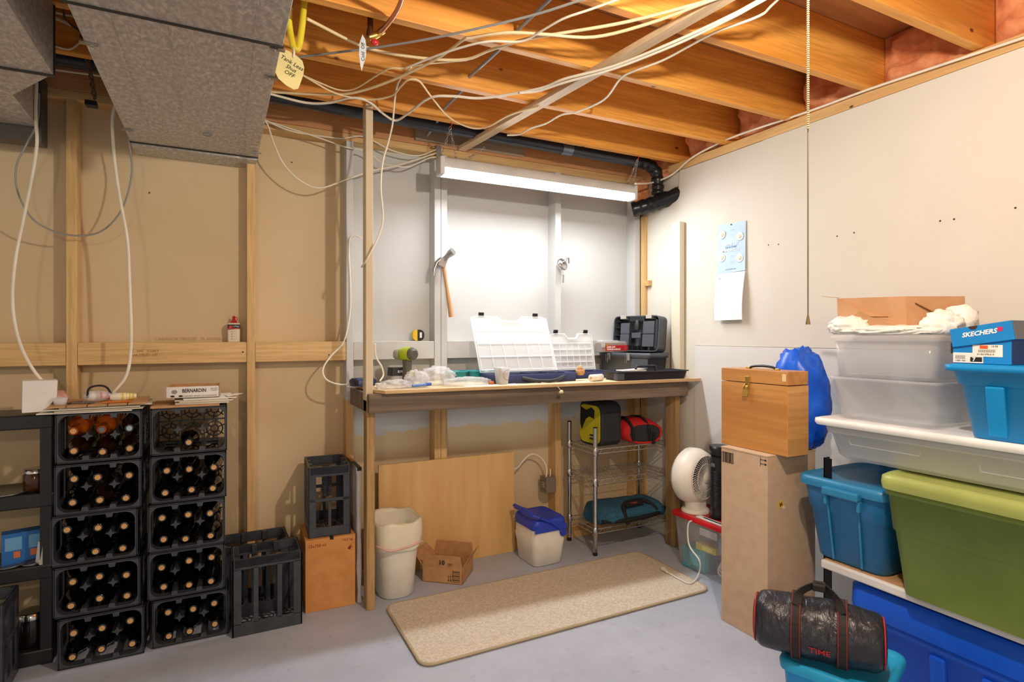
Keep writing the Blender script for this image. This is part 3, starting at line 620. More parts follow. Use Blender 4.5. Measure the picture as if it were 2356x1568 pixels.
b = MB(); b.loft([[(x * k_, y * k_, z) for x, y in rrect(.05, .04, .012, 3)] for k_, z in ((.7, 0), (1, .012), (1.05, .032), (.9, .032), (.8, .010))]); b.build('pocket', mat('tan_leather', (196, 146, 92), .7, bump=.3, bscale=90), lp)
MB().blob((.008, .005, .035), (.018, .012, .018), 3, .4, 3, 4).build('flap', mat('tan_leather2', (206, 160, 104), .7), lp)
rl = thing('tape_roll', 'off-white roll lying between the organizer and the tool tray', 'roll', onb(1372, 2.62, .0195), .25)
MB().lathe([(.006, -.045), (.019, -.045), (.019, .045), (.006, .045)], 18, R(0, PI / 2)).build('roll', mat('offwhite_roll', (236, 228, 212), .6), rl)
MB().lathe([(.0055, -.0455), (.007, -.0455), (.007, -.044)], 12, R(0, PI / 2)).build('core', CARD, rl)
# toolbox with open lid
tb = thing('toolbox', 'open charcoal plastic toolbox with its lid standing up', 'toolbox', (2.324, 2.892, ZB), -1.317)
CHAR = mat('charcoal_plastic', (78, 82, 90), .42, bump=.06, bscale=300); CHARD = mat('charcoal_dark', (46, 48, 54), .45)
b = MB(); b.rloft([(0, .36, .17, .014), (.115, .375, .18, .014), (.115, .395, .195, .016), (.145, .405, .20, .016), (.145, .385, .18, .014), (.01, .345, .155, .012)], 3); b.build('base', CHAR, tb)
MB().box(.05, .175, -.0935, -.088, .0, .112).build('side_panel', CHAR, tb, .002)
for x in (-.11, .04):
    l_ = MB().box(x - .013, x + .013, -.108, -.098, .098, .142).build('latch', CHROME, tb, .002)
    MB().tube([(x - .02, -.109, .135), (x - .02, -.109, .085), (x - .008, -.109, .085), (x - .008, -.109, .135)], .0016, 5).build('wire_loop', CHROME, l_)
# lid: shallow box opened past vertical, inside facing the room, sits to the right-hand end
M = TR(0, .085, .145) @ R(-.10, 0, 0); lw, lh, ldp = .35, .225, .075
b = MB(); b.prism(rrect(lw, lh, .03, 4, 0, lh / 2), .0, .006, 'xz'); 
rg = rrect(lw, lh, .03, 4, 0, lh / 2); ri = rrect(lw - .012, lh - .012, .026, 4, 0, lh / 2)
b.loft([[(x, 0, z) for x, z in rg], [(x, -ldp, z) for x, z in rg], [(x, -ldp, z) for x, z in ri], [(x, 0, z) for x, z in ri]], (False, False), False)
lid = b.xf(M).build('lid', CHAR, tb)
for x, z, w_, h_ in ((-.085, .145, .07, .07), (-.085, .072, .07, .072), (.095, .15, .085, .08), (.095, .068, .085, .078), (.005, .10, .07, .035)):
    MB().box(x - w_ / 2, x + w_ / 2, -ldp + .002, -ldp + .03, z - h_ / 2, z + h_ / 2).xf(M).build('lid_compartment', CHAR, lid, .003)
for z in (.05, .10, .15, .19): MB().box(-lw / 2 + .006, -.122, -ldp + .006, -.006, z - .001, z + .001).xf(M).build('rib', CHARD, lid)
for x in (-.05, -.02, .02, .05): MB().box(x - .001, x + .001, -ldp + .004, -.006, .004, .036).xf(M).build('rib', CHARD, lid)
MB().box(.14, .158, -ldp + .01, -.006, .02, .2).xf(M).build('rib', CHARD, lid)
MB().lathe([(.014, 0), (.018, .02), (.016, .06), (.012, .064)], 12, M @ TR(.005, -ldp + .012, .135)).build('bit_socket', CHARD, lid)
for x in (-.10, .095): MB().box(x - .022, x + .022, -ldp - .004, -.02, lh - .02, lh + .004).xf(M).build('lid_catch', mat('pale_catch', (190, 188, 178), .4, .4), lid, .002)
MB().box(-.05, .065, -ldp - .001, -ldp + .004, lh - .036, lh - .004).xf(M).build('front_lip', BLACKP, lid, .002)
# tote tray in front of the toolbox
tr = thing('tool_tray', 'shallow navy black tool tray with carry handle in front of the toolbox', 'tray', (2.205, 2.63, ZB), -.05)
b = MB(); b.rloft([(0, .47, .13, .016), (.044, .49, .15, .016), (.044, .505, .165, .014), (.05, .505, .165, .014), (.05, .475, .135, .014), (.006, .455, .115, .014)], 3); b.build('tub', mat('navy_black', (34, 36, 50), .42), tr)
MB().tube([(-.07, 0, .01), (-.07, 0, .066), (-.062, 0, .074), (.062, 0, .074), (.07, 0, .066), (.07, 0, .01)], .0075, 8).build('handle', CHARD, tr)
MB().box(-.250, -.20, -.076, -.04, .004, .044).build('end_panel', CHAR, tr, .004)
ppr = thing('folded_paper', 'white folded paper lying in the tool tray', 'paper', (2.12, 2.655, ZB + .046), .05)
MB().obox((0, 0, .0035), (.17, .07, .007), (0, .02, 0)).build('sheet', PAPER, ppr, .002)
MB().obox((.02, .0, .009), (.13, .06, .003), (0, -.03, .1)).build('sheet', PAPER, ppr)
# red box on the toolbox ledge
rb = thing('red_carton', 'red and grey product box wedged behind the open toolbox', 'box', (at(1412, 775, y=2.98).x, 2.99, ZB + .147), .02)
MB().box(-.11, .12, -.035, .035, 0, .058).build('carton', mat('grey_carton', (160, 148, 142), .6), rb, .002)
MB().box(-.085, .118, -.0362, -.0345, .008, .042).build('red_panel', mat('carton_red', (206, 34, 40), .5), rb)
MB().box(-.112, -.088, -.0366, -.03, .03, .06).build('clip', mat('pale_clip', (206, 206, 200), .5), rb)
text('LASER LINE', .0135, WHITE_INK, rb, (-.042, -.0368, .031), bold=.0006); text('STAPLES & BRADS', .0135, WHITE_INK, rb, (-.02, -.0368, .0165), bold=.0006)
text('--- ---- --\n-- ---- ---\n---- --- --', .0075, WHITE_INK, rb, (.075, -.0368, .026), name='fine_print')
MB().lathe([(.001, 0), (.008, 0), (.008, .0006)], 14, TR(-.072, -.0362, .045) @ R(PI / 2)).build('gold_emblem', mat('gold_emblem', (200, 150, 40), .4), rb)
MB().obox((.0, .005, .064), (.20, .06, .010), (0, .04, 0)).build('clear_pack', FROST, rb, .002)
# small items
kn = thing('plastic_string', 'frayed cream string with a knot dangling over the bench edge', 'string', (at(1282, 880, y=2.57).x, 2.57, ZB)); o0 = kn.location.copy()
MB().tube([p - o0 for p in smooth([at(1245, 880, y=2.60), onb(1266, 2.585, .003), onb(1275, 2.575, .004), at(1284, 890, y=2.555), at(1292, 900, y=2.553)])], .002, 6).build('strand', mat('cream_string', (232, 214, 176), .7), kn)
MB().blob(at(1291, 901, y=2.552) - o0, (.014, .008, .009), 2, .5, 4, 2).build('knot', mat('cream_string', (232, 214, 176), .7), kn)
sh = MB().obox((0, 0, .0012), (.30, .07, .0022), (0, 0, -.04)).build('paper_sheet', PAPER); sh.location = onb(1130, 2.635); tag(sh, 'thin sheet of packing paper lying along the front of the bench', 'paper')
sk = thing('red_grip_screwdriver', 'small screwdriver with red grip at the right end of the tray', 'screwdriver', (2.42, 2.62, ZB + .009), .3)
MB().tube([(-.03, 0, 0), (.02, 0, 0)], [.008, .009], 8).build('grip', mat('red_plastic', (196, 40, 44), .3), sk); MB().tube([(.02, 0, 0), (.05, 0, 0)], .004, 6).build('shaft', STEEL, sk)
# ================================================================ under the bench
rug = MB()
def rugring(k, z): return [(x, y, z) for x, y in rrect(1.49 - k, .555 - k, .05, 5)]
rug.loft([rugring(.004, 0), rugring(0, .004), rugring(.0, .009), rugring(.012, .012)])
RUG = mat('rug_pile', (222, 212, 196), .95, col2=(194, 182, 162), scale=120, bump=.6, bscale=500)
ro = rug.build('floor_rug', RUG); ro.location = (1.435, 2.388, .001); ro.rotation_euler = (0, 0, .0); tag(ro, 'beige runner rug lying on the floor in front of the bench', 'rug')
b = MB(); b.tube([(x, y, .007) for x, y in rrect(1.49, .555, .05, 5)], .006, 6, True); b.build('bound_edge', mat('rug_edge', (186, 170, 138), .9), ro)
# wood-look panel
pn = thing('wood_panel', 'large maple-look board leaning against the wall under the bench', 'board', (1.15, 3.035, 0))
MAPLE = mat('maple', (226, 186, 126), .5, col2=(214, 170, 108), scale=5, stretch=(3, 3, .35))
MB().prism([(-.015, 0), (0, 0), (.014, .582), (-.001, .582)], -.40, .402, 'yz').build('board', MAPLE, pn, .001)
# trash can with liner
tc = thing('trash_can', 'white plastic trash can with a bag liner under the bench', 'trash can', (.775, 2.815, 0), .05)
CANW = mat('can_white', (238, 234, 222), .4)
b = MB(); b.rloft([(0, .15, .17, .06), (.008, .17, .19, .07), (.20, .195, .225, .075), (.36, .215, .255, .085), (.36, .207, .247, .08), (.02, .165, .185, .06)], 6); b.build('can', CANW, tc)
m = bpy.data.materials.new('bag_liner'); t = NT(m); t.p.inputs['Base Color'].default_value = lin((240, 232, 206)); t.p.inputs['Roughness'].default_value = .35
t.p.inputs['Alpha'].default_value = .86; t.p.inputs['Transmission Weight'].default_value = .0; t.bump(t.noise(t.map((1, 1, .2)), 40, 3), .5, .004); LINER = m
rings = []
for k, (z, w, d) in enumerate(((.14, .165, .195), (.30, .200, .24), (.368, .212, .252), (.378, .226, .268), (.362, .236, .276), (.30, .238, .278), (.255, .232, .268), (.245, .228, .264))):
    rings.append([(x * (1 + .018 * math.sin(i * 2.3 + k * .8)), y * (1 + .018 * math.cos(i * 1.9 + k)), z + .006 * math.sin(i * 1.1) * (k > 1)) for i, (x, y) in enumerate(rrect(w, d, .08, 6))])
MB().loft(rings, (True, False)).build('bag_liner', LINER, tc)
rg = [(x * 1.01 * (1 + .012 * math.sin(i * 1.7)), y * 1.01, .262 + .008 * math.sin(i * .9)) for i, (x, y) in enumerate(rrect(.236, .274, .08, 6))]
MB().tube(rg, .0045, 6, True).build('pink_drawstring', mat('pink_string', (236, 190, 186), .6), tc)
# open cardboard box "10"
c0 = (Vector((.936, 2.861, 0)) + Vector((1.223, 2.883, 0))) / 2
bx = thing('cardboard_box', 'small open cardboard box marked 10 beside the trash can', 'box', c0, -.68)
w, d, h = .215, .195, .078
CARDI = mat('cardboard_inside', (176, 126, 82), .9)
MB().box(-w / 2, w / 2, -d / 2, d / 2, 0, .004).build('bottom', CARD, bx)
for x0, x1, y0, y1 in ((-w / 2, w / 2, -d / 2, -d / 2 + .004), (-w / 2, w / 2, d / 2 - .004, d / 2), (-w / 2, -w / 2 + .004, -d / 2, d / 2), (w / 2 - .004, w / 2, -d / 2, d / 2)):
    MB().box(x0, x1, y0, y1, 0, h).build('side', CARD, bx)
def flap(p, q, out, ln, up):
    p, q, o_ = Vector(p), Vector(q), Vector(out)
    a, c_ = p + o_ * ln + Vector((0, 0, up)), q + o_ * ln + Vector((0, 0, up)); i = (q - p).normalized() * .008
    th = o_ * .003
    MB().add([p, q, c_ - i, a + i, p - th, q - th, c_ - i - th, a + i - th], [(0, 1, 2, 3), (7, 6, 5, 4), (0, 4, 5, 1), (1, 5, 6, 2), (2, 6, 7, 3), (3, 7, 4, 0)]).build('flap', CARD, bx)
flap((-w / 2, -d / 2, h), (w / 2, -d / 2, h), (0, -1, 0), .012, .068)
flap((-w / 2, d / 2, h), (w / 2, d / 2, h), (0, 1, 0), .008, .068)
flap((w / 2, -d / 2, h), (w / 2, d / 2, h), (1, 0, 0), .035, .062)
flap((-w / 2, -d / 2, h), (-w / 2, d / 2, h), (-1, 0, 0), .045, .058)
fo_ = -d / 2 - .006; tilt = (PI / 2 + .17, 0, 0)
text('10', .034, INK, bx, (.0, fo_ - .0035, h + .030), tilt, bold=.0006); text('ZØ1', .014, INK, bx, (.045, fo_ - .0032, h + .024), tilt)
b = MB(); x0 = w / 2 - .052
for k in range(9): b.box(x0, x0 + .034, -d / 2 - .0008, -d / 2 - .0001, .012 + k * .0068, .0135 + k * .0068 + (.002 if k % 3 == 1 else 0))
for xx in (x0 - .001, x0 + .034): b.box(xx, xx + .0015, -d / 2 - .0008, -d / 2 - .0001, .011, .070)
b.build('barcode', INK, bx)
b = MB()
for xx in (x0 - .022, x0 - .010):
    b.box(xx - .001, xx + .001, -d / 2 - .0008, -d / 2 - .0001, .012, .038); b.prism([(xx - .004, .020), (xx + .004, .020), (xx, .010)], -d / 2 - .0008, -d / 2 - .0001, 'xz')
b.box(x0 - .028, x0 - .004, -d / 2 - .0008, -d / 2 - .0001, .038, .0395); b.build('arrows', INK, bx)
# cooler
co = thing('cooler', 'small white cooler with a blue lid and swing handle', 'cooler', (1.622, 2.85, .0), .03)
BLUE = mat('cooler_blue', (44, 70, 196), .4)
b = MB(); b.rloft([(0, .165, .19, .03), (.006, .185, .21, .035), (.10, .20, .23, .035), (.15, .213, .242, .035), (.155, .206, .236, .035), (.215, .204, .234, .035)], 5); b.build('body', CANW, co)
b = MB(); b.rloft([(.205, .213, .243, .036), (.222, .217, .247, .038), (.250, .210, .240, .036), (.262, .186, .216, .03), (.258, .16, .19, .03)], 5); b.build('lid', BLUE, co)
MB().box(-.103, .103, -.1255, -.118, .192, .225).build('lid_skirt', BLUE, co, .006)
hd = []
for s in (-1, 1):
    pass
P = [(.078, -.124, .165), (.052, -.128, .205), (.0, -.126, .246), (-.07, -.12, .275), (-.108, -.10, .292), (-.112, .0, .297), (-.108, .10, .292), (-.07, .12, .275), (.0, .126, .246), (.052, .128, .205), (.078, .124, .165)]
b = MB()
for a, c_ in zip(P[:-1], P[1:]): b.beam(a, c_, .012, .026, (0, 1, .3) if abs(a[1]) < .11 and abs(c_[1]) < .11 else (0, 1, 0))
b.build('swing_handle', BLUE, co, .003)
MB().lathe([(.020, 0), (.020, .010)], 14, TR(.078, -.119, .175) @ R(PI / 2)).build('pivot', BLUE, co)
# junction box on the stud
jb = thing('junction_box', 'metal outlet box screwed to the side of a stud under the bench', 'electrical box', (1.798, 3.05, .358))
ZINC = mat('zinc_box', (150, 138, 122), .5, .5, bump=.2, bscale=200)
MB().box(-.034, .036, -.035, .045, -.045, .048).build('box', ZINC, jb, .003)
for z in (-.035, .035): MB().tube([(-.036, -.02, z), (-.041, .0, z), (-.036, .03, z)], .005, 6).build('plaster_ear', ZINC, jb)
MB().box(-.037, -.033, -.006, .022, -.018, .018).build('receptacle', mat('receptacle', (176, 164, 146), .5), jb, .003)
for z in (-.008, .008): MB().box(-.0378, -.0365, .002, .014, z - .002, z + .002).build('slot', INK, jb)
cable('white cable curving from behind the board into the outlet box', [(1.53, 3.10, .475), at(1188, 1077, y=3.08), at(1203, 1060, y=3.07), at(1218, 1046, y=3.07), at(1232, 1045, y=3.065), at(1248, 1056, y=3.06), at(1257, 1074, y=3.055), at(1257, 1095, y=3.05), at(1254, 1104, y=3.05)], .0052)
cable('short white cable leaving the top of the outlet box', [at(1263, 1102, y=3.05), at(1266, 1092, y=3.052), at(1266, 1078, y=3.053)], .004)
# ---------------------------------------------------------------- wire rack
rk = thing('wire_rack', 'three-tier chrome wire rack under the right end of the bench', 'rack', (2.205, 2.885, 0))
pw, pd = .272, .138
for sx in (-1, 1):
    for sy in (-1, 1):
        po = MB().tube([(sx * pw, sy * pd, .02), (sx * pw, sy * pd, .735)], .0125, 12).build('post', CHROME, rk)
        MB().lathe([(.010, 0), (.014, .004), (.013, .022)], 10, TR(sx * pw, sy * pd, 0)).build('foot', BLACKP, po)
        MB().lathe([(.0128, .735), (.0128, .74), (.004, .742)], 10, TR(sx * pw, sy * pd, 0)).build('cap', BLACKP, po)
WIRE = mat('wire_chrome', (216, 210, 198), .25, .7)
for z in (.150, .432, .610):
    b = MB()
    for zz_ in (z, z - .026):
        for sx in (-1, 1): b.tube([(sx * pw, -pd, zz_), (sx * pw, pd, zz_)], .0032, 5)
        for sy in (-1, 1): b.tube([(-pw, sy * pd, zz_), (pw, sy * pd, zz_)], .0032, 5)
    for sy in (-1, 1):
        n = 22; b.tube([(-pw + 2 * pw * k / n, sy * pd, z - (.026 if k % 2 else 0)) for k in range(n + 1)], .0017, 4)
    for sx in (-1, 1):
        n = 12; b.tube([(sx * pw, -pd + 2 * pd * k / n, z - (.026 if k % 2 else 0)) for k in range(n + 1)], .0017, 4)
    sh_ = b.build('shelf', WIRE, rk)
    b = MB()
    for k in range(1, 22): x = -pw + 2 * pw * k / 22; b.tube([(x, -pd, z + .003), (x, pd, z + .003)], .0016, 4)
    b.tube([(-pw, 0, z - .002), (pw, 0, z - .002)], .0024, 4); b.build('deck_wires', WIRE, sh_)
    for sx in (-1, 1):
        for sy in (-1, 1): MB().lathe([(.0155, z - .034), (.018, z - .03), (.0165, z + .012), (.015, z + .014)], 10, TR(sx * pw, sy * pd, 0)).build('sleeve', CHROME, sh_)
# bags on the rack
CLOTHB = mat('black_cloth', (42, 44, 48), .75, bump=.4, bscale=400); CLOTHB2 = mat('black_webbing', (26, 26, 28), .8)
yb_ = thing('tool_bag', 'upright yellow and black tool bag on the top rack shelf', 'bag', (2.055, 2.87, .616), .04)
b = MB()
pro = lambda t_: [(x * t_, y, z) for x, y, z in ()]
rings = [[(-.075 + t0, y, z) for y, z in rrect(.22 * k_, .265 * k2, .045, 4, 0, .265 * k2 / 2)] for t0, k_, k2 in ((0, .95, .93), (.006, 1, .97), (.06, 1.02, 1.0), (.135, 1.0, .98), (.15, .93, .95))]
b.loft(rings); b.build('body', CLOTHB, yb_)
pnl = [(y, z) for y, z in rrect(.195, .225, .04, 4, 0, .125)]
YCL = mat('yellow_cloth', (206, 196, 30), .7, bump=.3, bscale=400)
f_ = MB().prism(pnl, -.080, -.073, 'yz').build('yellow_panel', YCL, yb_, .003)
MB().prism([(.03, .205), (.085, .22), (.09, .12), (.075, .085), (.055, .12), (.035, .15), (.0, .17), (-.045, .16), (-.05, .21), (-.02, .225)], -.083, -.079, 'yz').build('black_overlay', CLOTHB2, f_)
MB().box(-.083, -.079, -.055, -.005, .035, .065).build('brand_patch', INK, f_, .001)
text('RYOBI', .016, WHITE_INK, f_, (-.0834, -.03, .05), LEFT, bold=.0004)
MB().box(-.055, .055, -.1155, -.108, .03, .20).build('side_pocket', CLOTHB, yb_, .004)
MB().tube([(.0, -.06, .262), (.0, -.03, .278), (.0, .03, .278), (.0, .06, .262)], .008, 6).build('carry_handle', CLOTHB2, yb_)
rbg = thing('tool_pouch', 'red and black folded tool pouch lying on the top rack shelf', 'bag', (2.30, 2.87, .616), -.18)
REDC = mat('red_cloth', (206, 34, 34), .65, bump=.3, bscale=300)
def sag(rx, rz, n=16, e=2.6): 
    return [(math.copysign(abs(math.cos(a)) ** (2 / e), math.cos(a)) * rx, math.copysign(abs(math.sin(a)) ** (2 / e), math.sin(a)) * rz) for a in [2 * PI * k / n for k in range(n)]]
b = MB(); b.loft([[(x + dx, y, z + rz) for x, z in sag(rx, rz)] for y, rx, rz, dx in ((-.12, .105, .052, .02), (-.115, .12, .062, .02), (-.04, .125, .075, .0), (.06, .12, .072, -.01), (.12, .10, .055, -.02))]); b.build('body', REDC, rbg)
b = MB(); b.loft([[(x + .02, y, z + .06) for x, z in sag(rx, rz)] for y, rx, rz in ((-.124, .095, .045), (-.117, .108, .054))]); b.build('black_end', CLOTHB, rbg)
MB().tube([(x + .02, -.118, z + .06) for x, z in sag(.112, .058)], .005, 6, True).build('red_piping', REDC, rbg)
for x in (-.06, .05): MB().tube(smooth([(x, -.13, .02), (x - .01, -.126, .10), (x - .02, -.06, .148), (x - .03, .06, .14)]), .009, 6).build('strap', CLOTHB2, rbg)
MB().obox((.075, -.13, .03), (.018, .012, .07), (0, .1, 0)).build('strap', CLOTHB2, rbg, .002)
bb = thing('tool_bag', 'flattened teal and black tool bag on the bottom rack shelf', 'bag', (2.22, 2.85, .156), 0)
TEALC = mat('teal_cloth', (44, 96, 124), .75, bump=.5, bscale=300)
b = MB(); rr_ = []
for k in range(17):
    x = -.245 + .5 * k / 16; e = min(1, (k + 1) / 3, (17 - k) / 3) ** .5
    rr_.append([(x, y * e + .0, max(.0, z * e + .05 * e + .012 * noise.noise(Vector((x * 14, y * 18, 1.7))))) for y, z in sag(.145, .052, 18, 2.4)])
b.loft(rr_); b.build('body', TEALC, bb)
MB().tube(smooth([(-.24, -.10, .03), (-.1, -.152, .035), (.1, -.15, .04), (.245, -.10, .05)]), .012, 6).build('zip_band', CLOTHB2, bb)
MB().tube(smooth([(-.09, -.155, .01), (-.1, -.13, .075), (-.06, -.08, .108), (.06, -.07, .112), (.11, -.10, .098), (.14, -.14, .06)]), .012, 6).build('strap', CLOTHB2, bb)
MB().obox((-.01, -.105, .108), (.13, .035, .008), (.5, 0, .05)).build('logo_patch', CLOTHB2, bb, .002)
text('TASK', .022, mat('patch_red', (206, 90, 80), .6), bb, (-.01, -.109, .114), (.5, 0, .05))
MB().blob((-.17, -.09, .055), (.05, .05, .035), 3, .35, 3, 8).build('folded_end', TEALC, bb)
# ---------------------------------------------------------------- clear bin with red lid, fan, tower
m = bpy.data.materials.new('clear_bin'); t = NT(m); t.p.inputs['Base Color'].default_value = lin((206, 208, 212)); t.p.inputs['Roughness'].default_value = .2; t.p.inputs['Alpha'].default_value = .30; CLEARB = m
fb = thing('clear_tote', 'clear storage bin with red lid packed with odds and ends', 'storage bin', (2.385, 2.235, 0), 0)
b = MB(); b.rloft([(.002, .20, .40, .02), (.03, .215, .42, .025), (.265, .25, .46, .03), (.285, .262, .472, .03)], 4, 0, 0, (True, False)); b.build('tub', CLEARB, fb)
b = MB(); b.rloft([(.275, .272, .482, .032), (.292, .276, .486, .034), (.298, .262, .472, .03)], 4); b.build('lid', mat('red_lid', (198, 26, 34), .35), fb)
MB().box(-.137, -.132, -.10, .02, .225, .262).build('bin_handle', CLEARB, fb, .004)
for nm, lab, c, s, col in (('lightbulb_box', 'teal light bulb box inside the clear bin', (2.335, 2.34, .062), (.10, .15, .11), (60, 160, 176)), ('yellow_carton', 'small yellow carton on top of the teal box in the clear bin', (2.335, 2.27, .135), (.06, .13, .035), (226, 204, 60)), ('blue_bottle', 'pale blue bottle standing inside the clear bin', (2.36, 2.20, .17), (.05, .05, .10), (150, 184, 226))):
    o = thing(nm, lab, 'box' if nm != 'blue_bottle' else 'bottle', c, .1)
    if nm == 'blue_bottle': MB().lathe([(.022, -.05), (.025, -.045), (.025, .02), (.012, .04), (.011, .055)], 12).build('body', mat(nm, col, .4), o); MB().lathe([(.014, .05), (.014, .065)], 10).build('cap', WHITEP, o)
    else: MB().obox((0, 0, 0), s).build('carton', mat(nm, col, .6), o, .001); MB().obox((-s[0] / 2 - .0004, -.01, 0), (.0008, s[1] * .5, s[2] * .6)).build('print', mat(nm + '_p', tuple(min(255, c_ + 40) for c_ in col), .6), o)
cb = thing('coiled_cable', 'white coiled cables bundled inside the clear bin', 'cable', (2.32, 2.13, .05))
for k in range(3): MB().tube([(.01 * k + .02 * math.sin(a * 2), .055 * math.cos(a), .02 + .045 * math.sin(a) + .01 * k) for a in [2 * PI * i / 20 for i in range(20)]], .005, 6, True).build('coil', WHITEP, cb)
fn = thing('desk_fan', 'round white desk fan standing on the red lid', 'fan', (2.350, 2.385, .299), .2)
FANW = mat('fan_white', (240, 234, 220), .35)
b = MB(); b.rloft([(0, .15, .15, .07), (.012, .15, .15, .07), (.020, .13, .13, .06)], 6); b.build('base', FANW, fn)
M = TR(0, 0, .195) @ R(PI / 2, 0, 0)      # fan faces local -y
b = MB(); b.lathe([(.118, .055), (.135, .045), (.152, .0), (.150, -.045), (.125, -.075), (.06, -.085)], 32, M, cap=(False, True)); b.build('housing', FANW, fn)
b = MB(); b.rloft([(.015, .11, .10, .04), (.07, .13, .09, .04), (.12, .15, .08, .03)], 5); b.build('neck', FANW, fn)
b = MB()
for r_ in (.03, .075, .118): b.tube([M @ Vector((r_ * math.cos(a), r_ * math.sin(a), .06 + .012 * (1 - r_ / .118))) for a in [2 * PI * k / 32 for k in range(32)]], .0025, 5, True)
for k in range(52):
    a = 2 * PI * k / 52; b.tube([M @ Vector((r_ * math.cos(a + (r_ - .02) * 4), r_ * math.sin(a + (r_ - .02) * 4), .06 + .012 * (1 - r_ / .118))) for r_ in (.025, .055, .09, .12)], .0019, 4)
b.lathe([(.03, .068), (.028, .076), (.002, .078)], 16, M); b.build('grille', FANW, fn)
FANI = mat('fan_blade', (150, 146, 138), .5)
for k in range(5):
    a = 2 * PI * k / 5; b = MB(); b.add([M @ Vector((r_ * math.cos(a + s_), r_ * math.sin(a + s_), .02 + dz)) for r_, s_, dz in ((.02, -.3, .0), (.105, -.5, -.01), (.11, .25, .02), (.02, .4, .02))], [(0, 1, 2, 3)], True); b.build('blade', FANI, fn, solid=.002)
MB().lathe([(.001, -.02), (.024, -.018), (.024, .04), (.001, .042)], 14, M).build('hub', FANI, fn)
tf = thing('tower_heater', 'black ribbed cylindrical tower standing between the fan and the carton', 'heater', (2.372, 2.235, .299))
b = MB(); b.lathe([(.045, 0), (.048, .01), (.044, .03), (.044, .06)], 24); b.build('base', BLACKP, tf)
prof = []
for k in range(26): z = .06 + k * .0075; prof += [(.0465, z), (.0465, z + .004), (.041, z + .0045), (.041, z + .007)]
MB().lathe(prof, 24).build('ribbed_body', BLACKP, tf)
MB().lathe([(.045, .255), (.046, .31), (.043, .335), (.040, .336), (.052, .34), (.052, .385), (.046, .385)], 24).build('top', BLACKP, tf)
MB().obox((-.046, 0, .285), (.006, .03, .02)).build('control_panel', mat('glossy_grey', (110, 116, 124), .15), tf, .003)
kb = thing('white_remote', 'white flat strip lying on the red lid beside the fan', 'strip', (2.285, 2.20, .2985), 0)
MB().box(-.018, .018, -.13, .10, 0, .008).build('body', WHITEP, kb, .002); MB().box(-.006, .006, -.10, .06, .0078, .0088).build('dark_slot', INK, kb)
fc = cable('white fan power cord trailing from the red lid onto the rug', [at(1612, 1190, x=2.30), at(1602, 1196, x=2.262), (2.245, 2.33, .26), (2.24, 2.32, .15), at(1610, 1290, x=2.22), at(1608, 1318, z=.020), at(1598, 1336, z=.018), at(1584, 1341, z=.018), at(1562, 1331, z=.018), at(1540, 1318, z=.018)], .0045, WHITEP)
pg = thing('power_plug', 'white plug at the end of the fan cord on the rug', 'plug', at(1530, 1311, z=.024), .0)
d_ = (at(1522, 1303, z=.024) - at(1540, 1318, z=.024)).normalized(); pg.rotation_euler = (0, 0, math.atan2(d_.y, d_.x))
MB().loft([[(x, y, z) for y, z in rrect(w_, h_, .004, 3)] for x, w_, h_ in ((-.028, .010, .010), (.0, .016, .013), (.018, .026, .018), (.024, .026, .018))]).build('body', WHITEP, pg)
for s in (-1, 1): MB().box(.024, .040, s * .006 - .001, s * .006 + .001, -.003, .003).build('prong', BRASS, pg)
# ================================================================ right wall and stacked bins
cl = thing('wall_calendar', 'blue and white paper calendar pinned to the right wall', 'calendar', (XR, 2.292, 1.62))
CBL = mat('calendar_blue', (190, 216, 240), .6); CW = mat('calendar_white', (238, 240, 246), .6)
MB().add([(-.006, .097, .27), (-.006, -.097, .267), (-.012, -.097, .0), (-.012, .097, -.005), (-.004, .097, .27), (-.004, -.097, .267), (-.010, -.097, 0), (-.010, .097, -.005)], [(0, 1, 2, 3), (7, 6, 5, 4), (0, 4, 5, 1), (1, 5, 6, 2), (2, 6, 7, 3), (3, 7, 4, 0)]).build('upper_page', CBL, cl)
V = []
for k in range(7):
    z = -.004 - .262 * k / 6; x = -.013 - .024 * math.sin(k / 6 * PI * .62)
    V += [(x, .097, z), (x, -.097, z), (x + .004, .097, z), (x + .004, -.097, z)]
F = []
for k in range(6):
    a = k * 4; F += [(a, a + 1, a + 5, a + 4), (a + 2, a + 6, a + 7, a + 3), (a, a + 4, a + 6, a + 2), (a + 1, a + 3, a + 7, a + 5)]
F += [(0, 2, 3, 1), (24, 25, 27, 26)]
MB().add(V, F).build('lower_page', CW, cl)
for y, z, k in ((.062, .215, 0), (-.062, .188, 1), (.062, .085, 2), (-.062, .07, 3)):
    pl = MB().lathe([(.001, 0), (.021, 0), (.024, .003), (.020, .0032), (.016, .0015), (.001, .001)], 18, TR(-.0098 + z * .014 - .0008, y, z) @ R(0, -PI / 2)).build('printed_plate', WHITE_INK, cl)
    MB().lathe([(.001, 0), (.011, 0), (.009, .0015), (.001, .002)], 12, TR(-.0125 + z * .014, y, z) @ R(0, -PI / 2)).build('printed_food', mat('cream_food', (226, 214, 184), .6), pl)
CT = mat('calendar_text', (120, 150, 190), .6)
text('HOW TO', .022, WHITE_INK, cl, (-.0125, 0, .155), LEFT, bold=.0004); text('Eat & Drink', .016, mat('calendar_script', (70, 92, 130), .6), cl, (-.0130, 0, .138), LEFT, shear=.3); text('MINDFULLY', .022, WHITE_INK, cl, (-.0127, 0, .120), LEFT, bold=.0004)
for y, z in ((.0, .23), (.0, .20), (.0, .085), (.0, .05)): text('---- -- ----\n-- ---- --', .008, CT, cl, (-.0128 + z * .014, y - .01, z), LEFT, name='fine_print')
text('eat well every day', .010, CT, cl, (-.0128, .0, .016), LEFT, name='fine_print')
